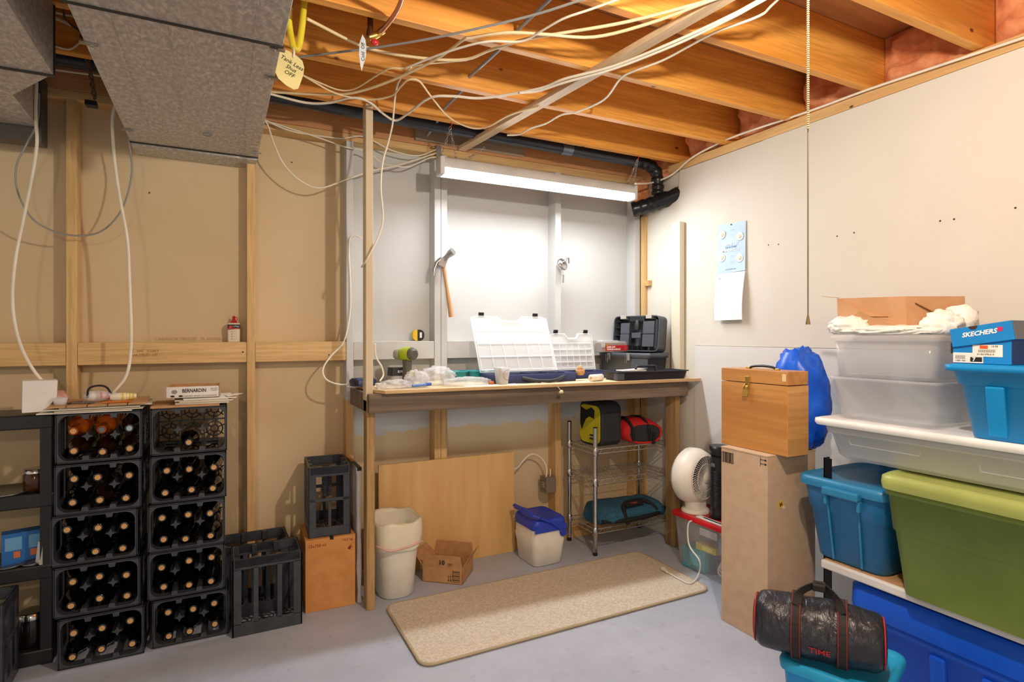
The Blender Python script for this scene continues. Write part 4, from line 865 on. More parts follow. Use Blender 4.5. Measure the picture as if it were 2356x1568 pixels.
text('July', .012, CT, cl, (-.0202, .072, -.03), LEFT); text('------ -- ---\n---- -----\n--- --', .009, CT, cl, (-.0262, .055, -.062), LEFT, name='fine_print')
MB().lathe([(.004, 0), (.003, .004), (.001, .005)], 8, TR(-.007, 0, .262) @ R(0, -PI / 2)).build('pin', NAIL, cl)
# --- tall carton and wooden case
KRAFT = mat('kraft_tall', (204, 176, 146), .85, col2=(196, 166, 136), scale=25, bump=.1, bscale=200)
tk = thing('tall_carton', 'tall upright plain cardboard carton standing on the floor', 'box', (2.15, 1.752, 0))
MB().box(-.15, .15, -.122, .122, 0, .772).build('sides', KRAFT, tk, .002)
MB().box(-.152, -.005, -.123, .123, .770, .776).build('flap', KRAFT, tk, .001); MB().box(.003, .152, -.123, .123, .770, .776).build('flap', KRAFT, tk, .001)
b = MB()
for k in range(8): b.box(-.1512, -.1502, .058 + k * .0068, .0605 + k * .0068 + (.002 if k % 3 else 0), .712, .752)
for z0 in (.709, .7525): b.box(-.1512, -.1502, .054, .116, z0, z0 + .0018)
for y0 in (.0535, .115): b.box(-.1512, -.1502, y0, y0 + .0015, .709, .754)
b.build('barcode', INK, tk)
b = MB()
for z in (.755, .738): b.box(-.1512, -.1502, -.118, -.088, z, z + .002); b.prism([(-.119, z + .001), (-.110, z + .006), (-.110, z - .004)], -.1512, -.1502, 'yz')
b.box(-.1512, -.1502, -.088, -.0865, .728, .765); b.build('arrows', INK, tk)
s_ = at(1796, 1160, y=1.63)
st = MB().obox((s_.x - 2.15, -.1232, s_.z), (.026, .001, .030), (0, -.25, 0)).build('yellow_sticker', mat('sticker_yellow', (240, 190, 50), .5), tk)
text('H', .022, INK, st, (s_.x - 2.15, -.1242, s_.z), (PI / 2, -.25, 0), bold=.0008)
MB().obox((s_.x - 2.15 + .016, -.125, s_.z - .014), (.016, .001, .012), (.4, .5, 0)).build('peeled_corner', PAPER, tk)
PINEC = wood('pine_case', (226, 170, 98), (176, 112, 52), 'y', .05, .42, (140, 84, 36), .55)
PINECX = wood('pine_case_end', (226, 172, 104), (196, 136, 74), 'x', .03, .42, (140, 84, 36), .55)
wc = thing('wooden_case', 'pine box with brass latch and carry handle on the tall carton', 'box', (2.112, 1.746, .777))
MB().box(-.064, .064, -.172, .172, 0, .286).build('body', PINEC, wc, .002)
MB().box(-.064, .064, -.172, .172, .289, .345).build('lid', PINEC, wc, .002)
MB().box(-.063, .063, -.1735, -.1715, .001, .285).build('end_panel', PINECX, wc)
MB().box(-.0652, -.0642, -.166, -.148, .305, .335).build('tape_scrap', mat('cream_tape', (232, 206, 150), .6), wc)
lt = MB().box(-.069, -.064, .012, .034, .268, .316).build('latch', BRASS, wc, .002)
MB().obox((-.074, .026, .25), (.006, .026, .05), (0, .2, 0)).build('hasp', BRASS, lt, .002); MB().tube([(-.07, .014, .285), (-.079, .014, .262), (-.078, .038, .262), (-.07, .032, .285)], .002, 6).build('wire_loop', BRASS, lt)
MB().tube(smooth([(0, .07, .347), (0, .05, .356), (0, 0, .360), (0, -.05, .356), (0, -.07, .347)]), .0055, 8).build('carry_handle', BLACKP, wc)
for y in (.075, -.075): MB().box(-.006, .006, y - .010, y + .010, .344, .352).build('handle_mount', BRASS, wc, .002)
# blue bag
m = mat('blue_bag_film', (30, 104, 232), .35, col2=(22, 84, 210), scale=9, bump=.7, bscale=22)
bp = MB(); bp.blob((0, 0, .20), (.115, .115, .235), 4, .28, 2.0, 6, .001); o = bp.build('plastic_bag', m); o.location = (2.29, 1.70, .777); tag(o, 'bright blue plastic bag bulging behind the wooden case', 'plastic bag')
# --- shelf unit
su = thing('shelf_unit', 'storage shelf with white board edge and black metal posts', 'shelf', (2.305, .62, 0))
MB().box(-.215, .20, -.95, .84, .366, .398).build('shelf_board', [mat('shelf_white', (232, 230, 224), .5)], su, .006)
MB().box(-.20, .20, -.95, .835, .396, .3995).build('shelf_deck', CARD, su)
BLKM = mat('black_metal', (24, 24, 26), .4, .4)
for x, y in ((-.17, .845), (.19, .845), (-.17, -.955), (.19, -.955)):
    b = MB(); b.box(x - .016, x + .016, y - .002, y + .002, 0, .79); b.box(x - .016, x - .012, y - .03, y + .002, 0, .79); b.build('post', BLKM, su)
text('316', .02, mat('cyan_print', (120, 210, 230), .5), su, (-.172, .842, .76), (PI / 2, 0, -PI / 4))
# --- totes
def tote(name, label, loc, levels, lidlv, m, ml, rz=0., lip=None, group=None):
    th = thing(name, label, 'storage bin', loc, rz)
    lv = levels + [(levels[-1][0], levels[-1][1] - .012, levels[-1][2] - .012, levels[-1][3]), (.01, levels[0][1] - .012, levels[0][2] - .012, levels[0][3])]
    MB().rloft(lv, 5).build('tub', m, th)
    if lidlv: MB().rloft(lidlv, 5).build('lid', ml, th)
    return th
GREEN = mat('green_tote', (118, 138, 58), .42); GREENL = mat('green_lid', (166, 176, 96), .42)
# green tote: x 2.0-2.44, y .52-1.19
gt = tote('green_tote', 'large olive green storage tote with a pale green lid', (2.235, .86, .400), [(0, .36, .56, .03), (.21, .405, .605, .035), (.215, .415, .615, .035), (.33, .43, .635, .035), (.332, .445, .65, .04), (.36, .447, .652, .04)], [(.352, .462, .668, .045), (.372, .470, .676, .05), (.392, .466, .672, .05), (.402, .44, .645, .05), (.396, .40, .60, .05), (.396, .36, .56, .05)], GREEN, GREENL)
TB = mat('blue_tote', (36, 120, 176), .4, col2=(30, 110, 166), scale=5); TBL = mat('blue_tote_lid', (48, 136, 186), .38)
bt_ = tote('blue_lidded_tote', 'medium blue tote with handles, left of the green tote', (2.275, 1.368, .400), [(0, .30, .25, .04), (.01, .32, .27, .05), (.19, .37, .305, .05), (.195, .380, .315, .05), (.275, .40, .335, .05), (.30, .41, .342, .05)], [(.285, .428, .362, .05), (.305, .436, .368, .055), (.318, .430, .362, .055), (.324, .405, .34, .05), (.312, .38, .31, .045), (.310, .33, .26, .04)], TB, TBL)
MB().box(-.236, -.206, -.085, .055, .268, .298).build('handle', TBL, bt_, .006); MB().box(-.224, -.205, -.085, -.072, .228, .27).build('handle_bracket', TBL, bt_, .004); MB().box(-.224, -.205, .042, .055, .228, .27).build('handle_bracket', TBL, bt_, .004)
for y in (-.06, .05): MB().beam((-.166, y, .01), (-.200, y * 1.1, .26), .006, .008, (0, 1, 0)).build('vertical_rib', TBL, bt_, .002)
m = bpy.data.materials.new('frosted_bin'); t = NT(m); t.p.inputs['Base Color'].default_value = lin((222, 224, 226)); t.p.inputs['Roughness'].default_value = .25; t.p.inputs['Alpha'].default_value = .55; FBIN = m
m = bpy.data.materials.new('clear_bin_tall'); t = NT(m); t.p.inputs['Base Color'].default_value = lin((232, 234, 236)); t.p.inputs['Roughness'].default_value = .2; t.p.inputs['Alpha'].default_value = .26; CBIN = m
SHW = mat('white_lid', (240, 240, 238), .4)
fbn = tote('flat_clear_bin', 'long flat translucent bin with a white lid on the totes', (2.29, .98, .806), [(0, .36, .84, .05), (.012, .39, .87, .06), (.09, .415, .90, .05), (.094, .43, .92, .04), (.125, .44, .93, .04)], [(.122, .468, .962, .02), (.132, .480, .976, .025), (.146, .478, .974, .025), (.150, .455, .95, .025), (.145, .43, .92, .03), (.145, .38, .86, .03)], FBIN, SHW)
for y0, y1, z0, z1 in ((.12, .36, .060, .098), (-.40, -.05, .045, .085)): MB().tube([(-.2065 + (z0 - .09) * -.1, y, z) for y, z in rrect(y1 - y0, z1 - z0, .006, 2, (y0 + y1) / 2, (z0 + z1) / 2)], .0016, 4, True).build('latch_outline', CBIN, fbn)
fold = MB().rloft([(0, .30, .5, .05), (.05, .33, .6, .08), (.08, .25, .5, .08)], 5).build('folded_linen', mat('linen', (206, 208, 200), .9, bump=.5, bscale=20)); fold.location = (2.29, .98, .819); tag(fold, 'pale folded linen seen dimly inside the flat bin', 'linen')
cb1 = tote('clear_bin', 'lower of two clear bins stacked on the white lid', (2.305, 1.250, .9525), [(0, .32, .32, .03), (.004, .34, .335, .035), (.145, .385, .372, .03), (.148, .40, .388, .03), (.160, .402, .39, .03)], None, CBIN, CBIN)
cb2 = tote('clear_bin', 'upper of two clear bins, under the brown paper bag', (2.305, 1.250, 1.1135), [(0, .33, .325, .03), (.004, .35, .34, .035), (.135, .38, .37, .03)], [(.135, .402, .388, .03), (.147, .408, .394, .032), (.156, .402, .388, .03), (.158, .37, .36, .03)], CBIN, CBIN)
# shoe box on the open blue bin
BB = mat('bright_blue_tub', (10, 140, 206), .4); 
sb_ = thing('blue_tub', 'bright blue tub on the white lid, holding up the shoe box', 'storage bin', (2.255, .765, .9525))
b = MB(); b.rloft([(0, .33, .37, .03), (.006, .345, .385, .035), (.165, .385, .43, .035), (.168, .40, .445, .035), (.205, .412, .458, .03), (.208, .445, .49, .03), (.226, .447, .492, .03), (.230, .40, .45, .03)], 5); b.build('tub', BB, sb_)
for y in (.115, -.02): MB().beam((-.172, y, .01), (-.196, y, .165), .012, .05, (0, 1, 0)).build('moulded_panel', BB, sb_, .006)
sx = thing('shoe_box', 'blue shoe box with tilted lid, labels and white lettering', 'box', (2.06, .915, 1.1835), -.02)
SBL = mat('shoebox_blue', (14, 132, 206), .5); SGR = mat('shoebox_grey', (120, 120, 126), .6); SNV = mat('shoebox_navy', (22, 62, 124), .6)
MB().box(0, .30, -.076, .076, 0, .093).build('box', [SBL], sx, .001)
MB().box(.002, .298, -.0768, -.0758, .002, .092).build('long_side', SNV, sx); MB().box(.0, .003, .076, .082, .03, .062).build('dark_tab', INK, sx)
Mx = TR(-.004, -.079, .108) @ R(-.16, 0, 0)   # lid tips up towards -y
ld = MB().box(-.003, .306, -.003, .160, -.034, .022).xf(Mx).build('lid', SBL, sx, .001)
MB().box(.002, .305, -.004, -.0028, -.033, .021).xf(Mx).build('grey_side', SGR, ld); MB().box(.002, .305, .0, .158, .0218, .0228).xf(Mx).build('grey_top', SGR, ld)
text('SKECHERS', .019, WHITE_INK, ld, Mx @ Vector((-.0036, .083, -.002)), (PI / 2 , -.0, -PI / 2), shear=.3, bold=.0006, wide=1.05).rotation_euler = (R(-.16, 0, 0) @ R(PI / 2, 0, -PI / 2)).to_euler()
MB().lathe([(.0075, 0), (.0075, .0004)], 16, Mx @ TR(-.0032, .028, .002) @ R(0, -PI / 2)).build('pink_dot', mat('pink_dot', (206, 44, 96), .5), ld)
MB().prism([Vector((math.cos(a) * .012 + .095, .022 - abs(math.sin(a)) * .011)) for a in [PI * k / 10 for k in range(11)]], -.0036, -.003, 'yz').xf(Mx).build('thumb_notch', mat('notch_brown', (60, 40, 30), .8), ld)
MB().prism([(.075, .033), (.030, .033), (.030, .002), (.075, .002)], -.0008, -.0002, 'yz').build('size_label', PAPER, sx)
MB().box(-.0008, -.0002, -.006, .03, .002, .033).build('size_label', PAPER, sx); MB().box(-.0009, -.0003, -.055, .022, .022, .058).build('price_label', PAPER, sx)
MB().box(-.0014, -.0008, -.018, .003, .046, .056).build('orange_mark', mat('orange_mark', (232, 96, 40), .5), sx); MB().box(-.0014, -.0008, -.003, .028, .006, .020).build('black_mark', INK, sx)
text('7', .015, WHITE_INK, sx, (-.0017, .018, .013), LEFT, bold=.0006); text('14.99', .008, INK, sx, (-.0012, -.035, .053), LEFT, name='price')
text('|||||||||||||||||', .010, INK, sx, (-.0012, -.015, .040), LEFT, name='barcode'); text('01-961278-K10', .007, INK, sx, (-.0012, -.012, .029), LEFT, name='fine_print')
text('||||||||', .013, INK, sx, (-.0012, .055, .02), LEFT, name='barcode'); text('11804  WH', .006, INK, sx, (-.0012, .055, .008), LEFT, name='fine_print')
# paper bag and white plastic bag on the clear bins
BRB = mat('kraft_bag', (196, 152, 112), .8, col2=(184, 138, 96), scale=8, bump=.3, bscale=30)
kb_ = thing('paper_bag', 'brown paper bag lying on its side on the clear bins', 'paper bag', (2.27, 1.25, 1.285), .06)
b = MB()
b.add([(-.10, .19, .02), (-.09, .20, .13), (-.075, -.04, .125), (-.09, -.05, .005), (.09, -.16, .0), (.10, -.15, .125), (.10, .20, .135), (.09, .19, .01), (-.115, .10, .075), (-.085, .02, .06)],
      [(0, 8, 1), (8, 0, 3, 9), (1, 8, 9, 2), (9, 3, 2), (3, 4, 5, 2), (2, 5, 6, 1), (4, 7, 6, 5), (0, 7, 4, 3), (0, 1, 6, 7)])
b.build('bag', BRB, kb_)
MB().beam((-.092, .195, .132), (-.095, .255, .141), .018, .002).build('torn_lip', BRB, kb_)
MB().beam((-.055, -.062, .10), (.005, -.112, .055), .002, .004).build('fold_line', mat('fold_brown', (110, 70, 36), .8), kb_)
MB().add([(-.1, .18, .055), (-.11, .0, .050), (-.112, .0, .053), (-.102, .18, .058)], [(0, 1, 2, 3)]).build('fold_line', mat('fold_brown', (110, 70, 36), .8), kb_)
m = bpy.data.materials.new('white_bag_film'); t = NT(m); t.p.inputs['Base Color'].default_value = lin((238, 236, 228)); t.p.inputs['Roughness'].default_value = .4; t.bump(t.noise(t.map(), 40, 4, .6, .6), .6, .006); WB = m
wbag = thing('plastic_bag', 'crumpled white plastic bag under the brown paper bag', 'plastic bag', (2.19, 1.26, 1.2735))
b = MB(); b.blob((-.02, .13, .03), (.06, .075, .042), 4, .35, 3, 2, .0); b.blob((.0, 0, .012), (.09, .20, .022), 4, .3, 3, 4, .0); b.blob((.02, -.17, .03), (.06, .06, .05), 4, .35, 2.5, 7, .0); b.blob((.06, -.20, .05), (.04, .05, .05), 3, .3, 2.5, 9, .0)
b.build('film', WB, wbag)
# royal blue bin under the shelf
RB = mat('royal_blue', (14, 92, 222), .42)
rbn = tote('royal_blue_bin', 'big royal blue bin on the floor under the white shelf', (2.315, .72, 0.0), [(0, .32, 1.20, .05), (.01, .34, 1.22, .06), (.21, .37, 1.27, .06), (.215, .385, 1.285, .06), (.25, .39, 1.29, .06)], [(.245, .405, 1.305, .06), (.27, .41, 1.31, .06), (.335, .40, 1.30, .05), (.345, .37, 1.26, .05)], RB, RB)
for y in (.35, .2, .05, -.1, -.25): MB().beam((-.165, y, .01), (-.182, y, .20), .02, .05, (0, 1, 0)).build('vertical_rib', RB, rbn, .008)
# cyan bin with duffel in front
CY = mat('cyan_bin', (24, 150, 222), .4); CYL = mat('cyan_lid', (36, 162, 216), .36)
ang = math.atan2(.975 - 1.217, 1.583 - 1.50) + PI / 2
cyn = tote('cyan_bin', 'small cyan lidded bin on the floor in the foreground', (1.685, 1.105, 0), [(0, .22, .22, .03), (.01, .235, .235, .035), (.25, .272, .262, .035), (.28, .28, .27, .035)], [(.268, .292, .282, .035), (.288, .298, .288, .04), (.298, .290, .280, .04), (.301, .265, .255, .04), (.292, .25, .24, .035), (.292, .21, .20, .03)], CY, CYL, ang)
A, B_ = at(1752, 1412, z=.393), at(2020, 1470, z=.393)
ax = (B_ - A); L = ax.length; df = thing('duffel_bag', 'small black nylon duffel bag with red stitching on the cyan bin', 'bag', ((A.x + B_.x) / 2 - .0, (A.y + B_.y) / 2, .302), math.atan2(ax.y, ax.x))
m = bpy.data.materials.new('black_nylon'); t = NT(m); t.p.inputs['Base Color'].default_value = lin((36, 39, 48)); t.p.inputs['Roughness'].default_value = .34
t.bump(t.noise(t.map((1.6, .8, .8)), 22, 4, .55, 1.0), .7, .012); NYL = m
rings = []; N = 26
for k in range(N + 1):
    x = -L / 2 - .02 + (L + .04) * k / N; e = (max(0.0, 1 - abs(2 * k / N - 1) ** 7)) ** .5 * .35 + .65 if 0 < k < N else .60
    r_ = .088 * e
    ring = []
    for i in range(28):
        a = 2 * PI * i / 28; q = Vector((x * 16, math.cos(a) * 1.6, math.sin(a) * 1.6 + 3))
        rr2 = r_ * (1 + .10 * noise.noise(q) + .05 * noise.noise(q * 2.3)); y, z = rr2 * math.cos(a) * 1.02, rr2 * math.sin(a)
        z = max(z, -.082 + .004 * abs(math.cos(a)))
        ring.append((x, y, z + .083))
    rings.append(ring)
MB().loft(rings).build('body', NYL, df, sub=1)
WEB = mat('black_strap', (36, 32, 32), .7); REDS = mat('red_stitch', (190, 40, 44), .6)
for sxx in (-.055, .065):
    path = [Vector((sxx, -.098 * math.cos(a), .085 + .094 * math.sin(a))) for a in [-1.0 + k * 2.9 / 14 for k in range(15)]]
    b = MB()
    nrm = [(p_ - Vector((p_.x, 0, .085))).normalized() for p_ in path]
    b.loft([[p_ + Vector((-.014, 0, 0)) - n_ * .004, p_ + Vector((.014, 0, 0)) - n_ * .004, p_ + Vector((.014, 0, 0)) + n_ * .001, p_ + Vector((-.014, 0, 0)) + n_ * .001] for p_, n_ in zip(path, nrm)], sm=False)
    st_ = b.build('strap', WEB, df)
    for s in (-.011, .011): MB().tube([p_ + Vector((s, 0, 0)) + (p_ - Vector((p_.x, 0, .085))).normalized() * .0012 for p_ in path], .0009, 4).build('red_stitching', REDS, st_)
hp = smooth([(-.055, -.055, .165), (-.045, -.03, .195), (-.01, -.005, .213), (.02, -.005, .213), (.05, -.03, .195), (.065, -.055, .165)])
b = MB()
for p_, q_ in zip(hp[:-1], hp[1:]): b.beam(p_, q_, .024, .004, (0, 1, .4))
b.build('carry_handle', WEB, df)
MB().obox((.005, -.005, .214), (.034, .034, .020), (.1, 0, 0)).build('handle_wrap', WEB, df, .003)
for x in (-L / 2 - .014, L / 2 + .014): MB().tube([(x, .07 * math.cos(a), .083 + .07 * max(-.98, math.sin(a))) for a in [2 * PI * k / 22 for k in range(22)]], .0022, 5, True).build('red_piping', REDS, df)
text('TIME', .024, REDS, df, (.008, -.0925, .058), (PI / 2 + .22, 0, 0), wide=1.1, bold=.0002)
# ================================================================ wine crates and bottles
CW_, CD_, CL_ = .278, .190, .325       # crate: width, depth, height when upright
CRATE = mat('crate_plastic', (66, 70, 76), .33, col2=(54, 57, 62), scale=20, bump=.08, bscale=200)
def crate_parts(parent):
    """upright open crate: long sides with three windows, short sides split, rimmed mouth with spacers, grid bottom"""
    t_ = .007; w, d, h = CW_, CD_, CL_
    for s in (-1, 1):
        y = s * (d / 2 - t_ / 2); b = MB(); y0, y1 = y - t_ / 2, y + t_ / 2
        b.box(-w / 2, w / 2, y0, y1, 0, .055); b.box(-w / 2, w / 2, y0, y1, h - .045, h)
        for x, ww in ((-w / 2 + .018, .036), (-.047, .020), (.047, .020), (w / 2 - .018, .036)): b.box(x - ww / 2, x + ww / 2, y0, y1, .05, h - .04)
        b.build('long_side', CRATE, parent, .0015, 1)
        x = s * (w / 2 - t_ / 2); x0, x1 = x - t_ / 2, x + t_ / 2; b = MB()
        b.box(x0, x1, -d / 2, d / 2, 0, .045); b.box(x0, x1, -d / 2, d / 2, h - .045, h); b.box(x0, x1, -d / 2, d / 2, h * .50, h * .50 + .016)
        for yy, ww in ((-d / 2 + .017, .034), (d / 2 - .017, .034)): b.box(x0, x1, yy - ww / 2, yy + ww / 2, .04, h - .04)
        b.box(x0, x1, -.007, .007, .04, h * .52); b.build('short_side', CRATE, parent, .0015, 1)
    # mouth rim with rounded inside corners
    o_ = rrect(w, d, .010, 6); i_ = rrect(w - .018, d - .018, .034, 6)
    b = MB(); b.loft([[(x, y, h - .035) for x, y in o_], [(x, y, h) for x, y in o_], [(x, y, h) for x, y in i_], [(x * .99, y * .99, h - .035) for x, y in i_]], (False, False), False, True); b.build('rim', CRATE, parent)
    for x in (-.045, .045):
        for s in (-1, 1): MB().prism([(x - .013, s * (d / 2 - .004)), (x + .013, s * (d / 2 - .004)), (x + .009, s * (d / 2 - .024)), (x - .009, s * (d / 2 - .024))][::s], h - .04, h - .001).build('rim_tab', CRATE, parent)
        q = [(x + .019 * math.cos(a) * k, .019 * math.sin(a) * k) for a, k in [(PI / 4 * i, (1.0, .42)[i % 2]) for i in range(8)]]
        MB().prism(q, h - .16, h - .03).build('spacer', CRATE, parent)
    b = MB(); b.box(-w / 2 + .004, w / 2 - .004, -.003, .003, 0, .008)
    for x in (-.046, .046): b.box(x - .003, x + .003, -d / 2 + .004, d / 2 - .004, 0, .008)
    for cx in (-.09, 0, .09):
        for cy in (-.045, .045):
            for r_ in (.016, .034): b.tube([(cx + r_ * math.cos(a), cy + r_ * math.sin(a), .004) for a in [2 * PI * k / 14 for k in range(14)]], .0028, 4, True)
            for k in range(6): a = 2 * PI * k / 6 + .4; b.tube([(cx + .016 * math.cos(a), cy + .016 * math.sin(a), .004), (cx + .046 * math.cos(a), cy + .046 * math.sin(a), .004)], .0026, 4, cap=False)
    b.build('grid_bottom', CRATE, parent)
proto = thing('bottle_crate', 'x', 'crate', (0, 0, 0)); crate_parts(proto)
LIE = R(PI / 2, 0, 0)       # mouth faces the room (-y)
used = [False]
def place_crate(loc, rot, label, group):
    o = proto if not used[0] else clone(proto); used[0] = True
    o.location = loc; o.rotation_euler = rot; tag(o, label, 'crate', group); return o
GLASS = mat('dark_glass', (14, 13, 14), .08, spec=.7, coat=.4)
m = bpy.data.materials.new('amber_glass'); t = NT(m); t.p.inputs['Base Color'].default_value = lin((236, 128, 44)); t.p.inputs['Roughness'].default_value = .08; t.p.inputs['Transmission Weight'].default_value = .75; t.p.inputs['IOR'].default_value = 1.3; AMBER = m
BROWNG = mat('brown_glass', (46, 26, 18), .1, spec=.7, coat=.3)
CORK = mat('cork', (222, 176, 120), .85, col2=(200, 150, 96), scale=200)
CAPB = mat('pale_blue_cap', (160, 190, 208), .5); CAPG = mat('grey_cap', (110, 112, 112), .5)
protos = {}
def bottle_proto(key, glass, stop):
    th = thing('wine_bottle', 'x', 'bottle', (0, 0, 0))
    MB().lathe([(.030, .0), (.036, .004), (.037, .02), (.037, .185), (.034, .205), (.022, .235), (.0150, .25), (.0142, .285), (.0158, .287), (.0158, .297), (.0146, .298), (.0105, .298)], 20, cap=(True, True)).build('glass', glass, th)
    MB().lathe([(.0104, .29), (.0104, .2995), (.0095, .3003)], 14).build('cork' if stop is CORK else 'cap', stop, th)
    protos[key] = [th, False]
for k, gls, stp in (('d', GLASS, CORK), ('b', BROWNG, CORK), ('a', AMBER, CORK), ('ag', AMBER, CAPG), ('bb', BROWNG, CAPB)): bottle_proto(k, gls, stp)
def place_bottle(key, loc, rot, label, grp):
    pr_ = protos[key]; o = pr_[0] if not pr_[1] else clone(pr_[0]); pr_[1] = True
    o.location = loc; o.rotation_euler = rot; tag(o, label, 'bottle', grp)
RW = ('top', 'bottom'); CN_ = ('left', 'middle', 'right'); ORD = ('bottom', 'second', 'third', 'fourth', 'top')
rnd = random.Random(3)
for col, (xc, y0, offs, sname) in enumerate(((-.417, 2.722, (.010, -.004, -.013, .0, .002), 'left'), (-.116, 2.735, (.012, -.004, -.002, .004, .006), 'right'))):
    for lv in range(5):
        zc = .097 + lv * .195; ox = xc + offs[lv]; yf = y0 + .004 * ((lv * 7 + col) % 3 - 1)
        lvn = ORD[lv] + ' crate' + (' up' if 0 < lv < 4 else '')
        place_crate((ox, yf + CL_, zc), (PI / 2, 0, 0), 'black plastic wine crate lying on its side, %s of the %s stack' % (ORD[lv] + (' from below' if 0 < lv < 4 else ''), sname), 'wine crates stacked by the black shelf')
        for r_ in range(2):
            for c_ in range(3):
                key = 'd'; kind = 'dark'
                if col == 1 and lv == 4 and not (r_ == 1 and c_ == 1): continue
                if col == 0 and lv == 4:
                    key = ('a', 'ag', 'bb')[c_] if r_ == 0 else 'b'; kind = ('amber', 'amber', 'brown')[c_] if r_ == 0 else 'brown'
                elif col == 0 and lv == 3 and c_ == 1: key, kind = 'b', 'brown'
                x = ox + (-.088, 0, .088)[c_]; z = zc + (.042, -.045)[r_]
                tz = rnd.uniform(-.03, .03); tx = .035 + rnd.uniform(-.02, .03)
                place_bottle(key, (x, yf + CL_ - .010, z), (PI / 2 + tx, 0, tz), '%s wine bottle, %s row %s, %s of the %s stack' % (kind, RW[r_], CN_[c_], lvn, sname), 'wine bottles lying in the crates')
                
place_crate((.186, 2.778, 0), (0, 0, .0), 'upright empty black crate on the floor, in front of another', 'empty upright crates')
place_crate((.150, 2.957, 0.0), (0, 0, .02), 'upright empty black crate behind another, beside the carton', 'empty upright crates')
place_crate((.468, 2.925, .3325), (0, 0, PI / 2 - .06), 'empty black crate standing on the orange-brown carton', 'empty upright crates')
place_crate((-.815, 2.70, 0), (0, 0, .03), 'empty black crate on the floor at the left edge', 'empty upright crates')
# carton 12x750 ml
OCARD = mat('orange_card', (212, 150, 88), .85, col2=(202, 138, 76), scale=20, bump=.1, bscale=200)
ct = thing('wine_carton', 'orange-brown wine carton printed 12x750 ml beside the bench leg', 'box', (.465, 2.898, 0), -.03)
MB().box(-.112, .112, -.13, .13, 0, .328).build('sides', OCARD, ct, .002)
MB().box(-.112, -.002, -.13, .13, .327, .3315).build('flap', OCARD, ct); MB().box(.002, .112, -.13, .13, .327, .3315).build('flap', OCARD, ct)
text('12x750 ml', .019, RED_INK, ct, (-.060, -.1308, .302)); text('14,5 kg', .017, RED_INK, ct, (.075, -.1308, .312))
MB().prism([(.075, .27), (.095, .292), (.088, .275), (.098, .280), (.086, .262)], -.1308, -.1302, 'xz').build('leaf_print', RED_INK, ct)
MB().box(-.004, .012, -.1315, -.10, .322, .3325).build('tape_tab', INK, ct)
# wrapped foam sheet
fsh = thing('wrapped_panel', 'thin panel wrapped in crinkled white plastic beside the bench leg', 'panel', (.594, 2.91, 0))
b = MB(); n = 10; V = []
rings = [[(x * (1 + .0) + .006 * noise.noise(Vector((y * 14, k * 1.3, x * 40))), y, .64 * k / 12) for x, y in rrect(.020, .27, .006, 3)] for k in range(13)]
b.loft(rings); b.build('wrapped_sheet', mat('wrap_film', (222, 216, 212), .3, bump=.8, bscale=25), fsh)
MB().box(-.011, .011, -.137, .02, .625, .642).build('dark_edge', DARKP, fsh, .003); MB().box(-.010, .010, .02, .136, .632, .646).build('cardboard_edge', CARD, fsh, .002)
# ---------------------------------------------------------------- things on the wine crates
def at_top(u, v, z=.975): return at(u, v, z=z)
ZT = .9725
np_ = thing('newspaper_pile', 'folded newspapers and brown cardboard on the left wine stack', 'papers', (-.425, 2.86, ZT), .03)
for k, (dx, dy, w_, d_, mm) in enumerate(((-.03, -.01, .30, .28, PAPER), (.01, -.02, .28, .27, mat('newsprint', (206, 196, 172), .9)), (-.02, .0, .31, .26, PAPER), (.02, .01, .30, .27, mat('newsprint', (206, 196, 172), .9)))):
    MB().obox((dx, dy, .003 + k * .0055), (w_, d_, .004), (0, 0, .04 * (k - 1.5))).build('newspaper', mm, np_)
MB().obox((0, 0, .026), (.315, .285, .006), (0, 0, .01)).build('cardboard_sheet', CARD, np_, .001)
for k in range(4): MB().box(-.10 + k * .065, -.097 + k * .065, -.1435, .0, .022, .0295).build('slit', INK, np_)
ZN = ZT + .030
def top(u, v): p = at(u, v, y=2.80); return Vector((p.x, 2.80, ZN))
wl = thing('white_box', 'white angled plastic box standing on the corner of the black shelf', 'box', at(84, 948, y=2.80) + Vector((0, .02, .018)), .25)
wl.location.z = .978
MB().prism([(-.048, 0), (.018, 0), (.055, .055), (.058, .118), (-.046, .120)], -.045, .045, 'xz').build('shell', mat('white_box_p', (236, 232, 226), .5), wl, .002)
gl = thing('glass_tealight', 'small ribbed clear glass cup on the cardboard', 'cup', top(143, 918) + Vector((0, -.03, 0)))
b = MB(); prf = rrect(.05, .05, .025, 5); b.loft([[(x * k_, y * k_, z) for x, y in prf] for k_, z in ((.75, 0), (1, .028), (.92, .028), (.68, .004))]); b.build('cup', FROST, gl)
pk = thing('pink_wrapper', 'crumpled pink plastic wrapper beside the white box', 'wrapper', top(130, 915) + Vector((-.01, .03, 0)))
MB().blob((0, 0, .022), (.04, .03, .028), 3, .4, 3, 3, 0).build('film', mat('pink_film', (196, 140, 122), .3), pk)
gg = thing('safety_goggles', 'clear goggles with black strap on the cardboard', 'goggles', top(222, 905) + Vector((0, .02, 0)))
MB().blob((0, 0, .024), (.05, .03, .022), 3, .1, 2, 5, 0).build('lens', FROST, gg)
MB().tube(smooth([(-.03, -.02, .02), (-.025, -.02, .055), (.0, -.01, .066), (.03, 0, .058), (.05, .0, .02)]), .004, 6).build('strap', INK, gg)
wball = thing('white_ball', 'white golf-sized ball among the clutter on the cardboard', 'ball', top(205, 900) + Vector((0, .03, .022)))
MB().blob((0, 0, 0), (.022, .022, .022), 3, .0).build('ball', WHITEP, wball)
rp = thing('striped_pouch', 'small red and white striped packet behind the goggles', 'packet', top(235, 900) + Vector((0, .05, .02)), .3)
MB().blob((0, 0, 0), (.03, .014, .02), 3, .1, 3, 2).build('body', mat('pale_pink', (232, 190, 182), .5), rp)
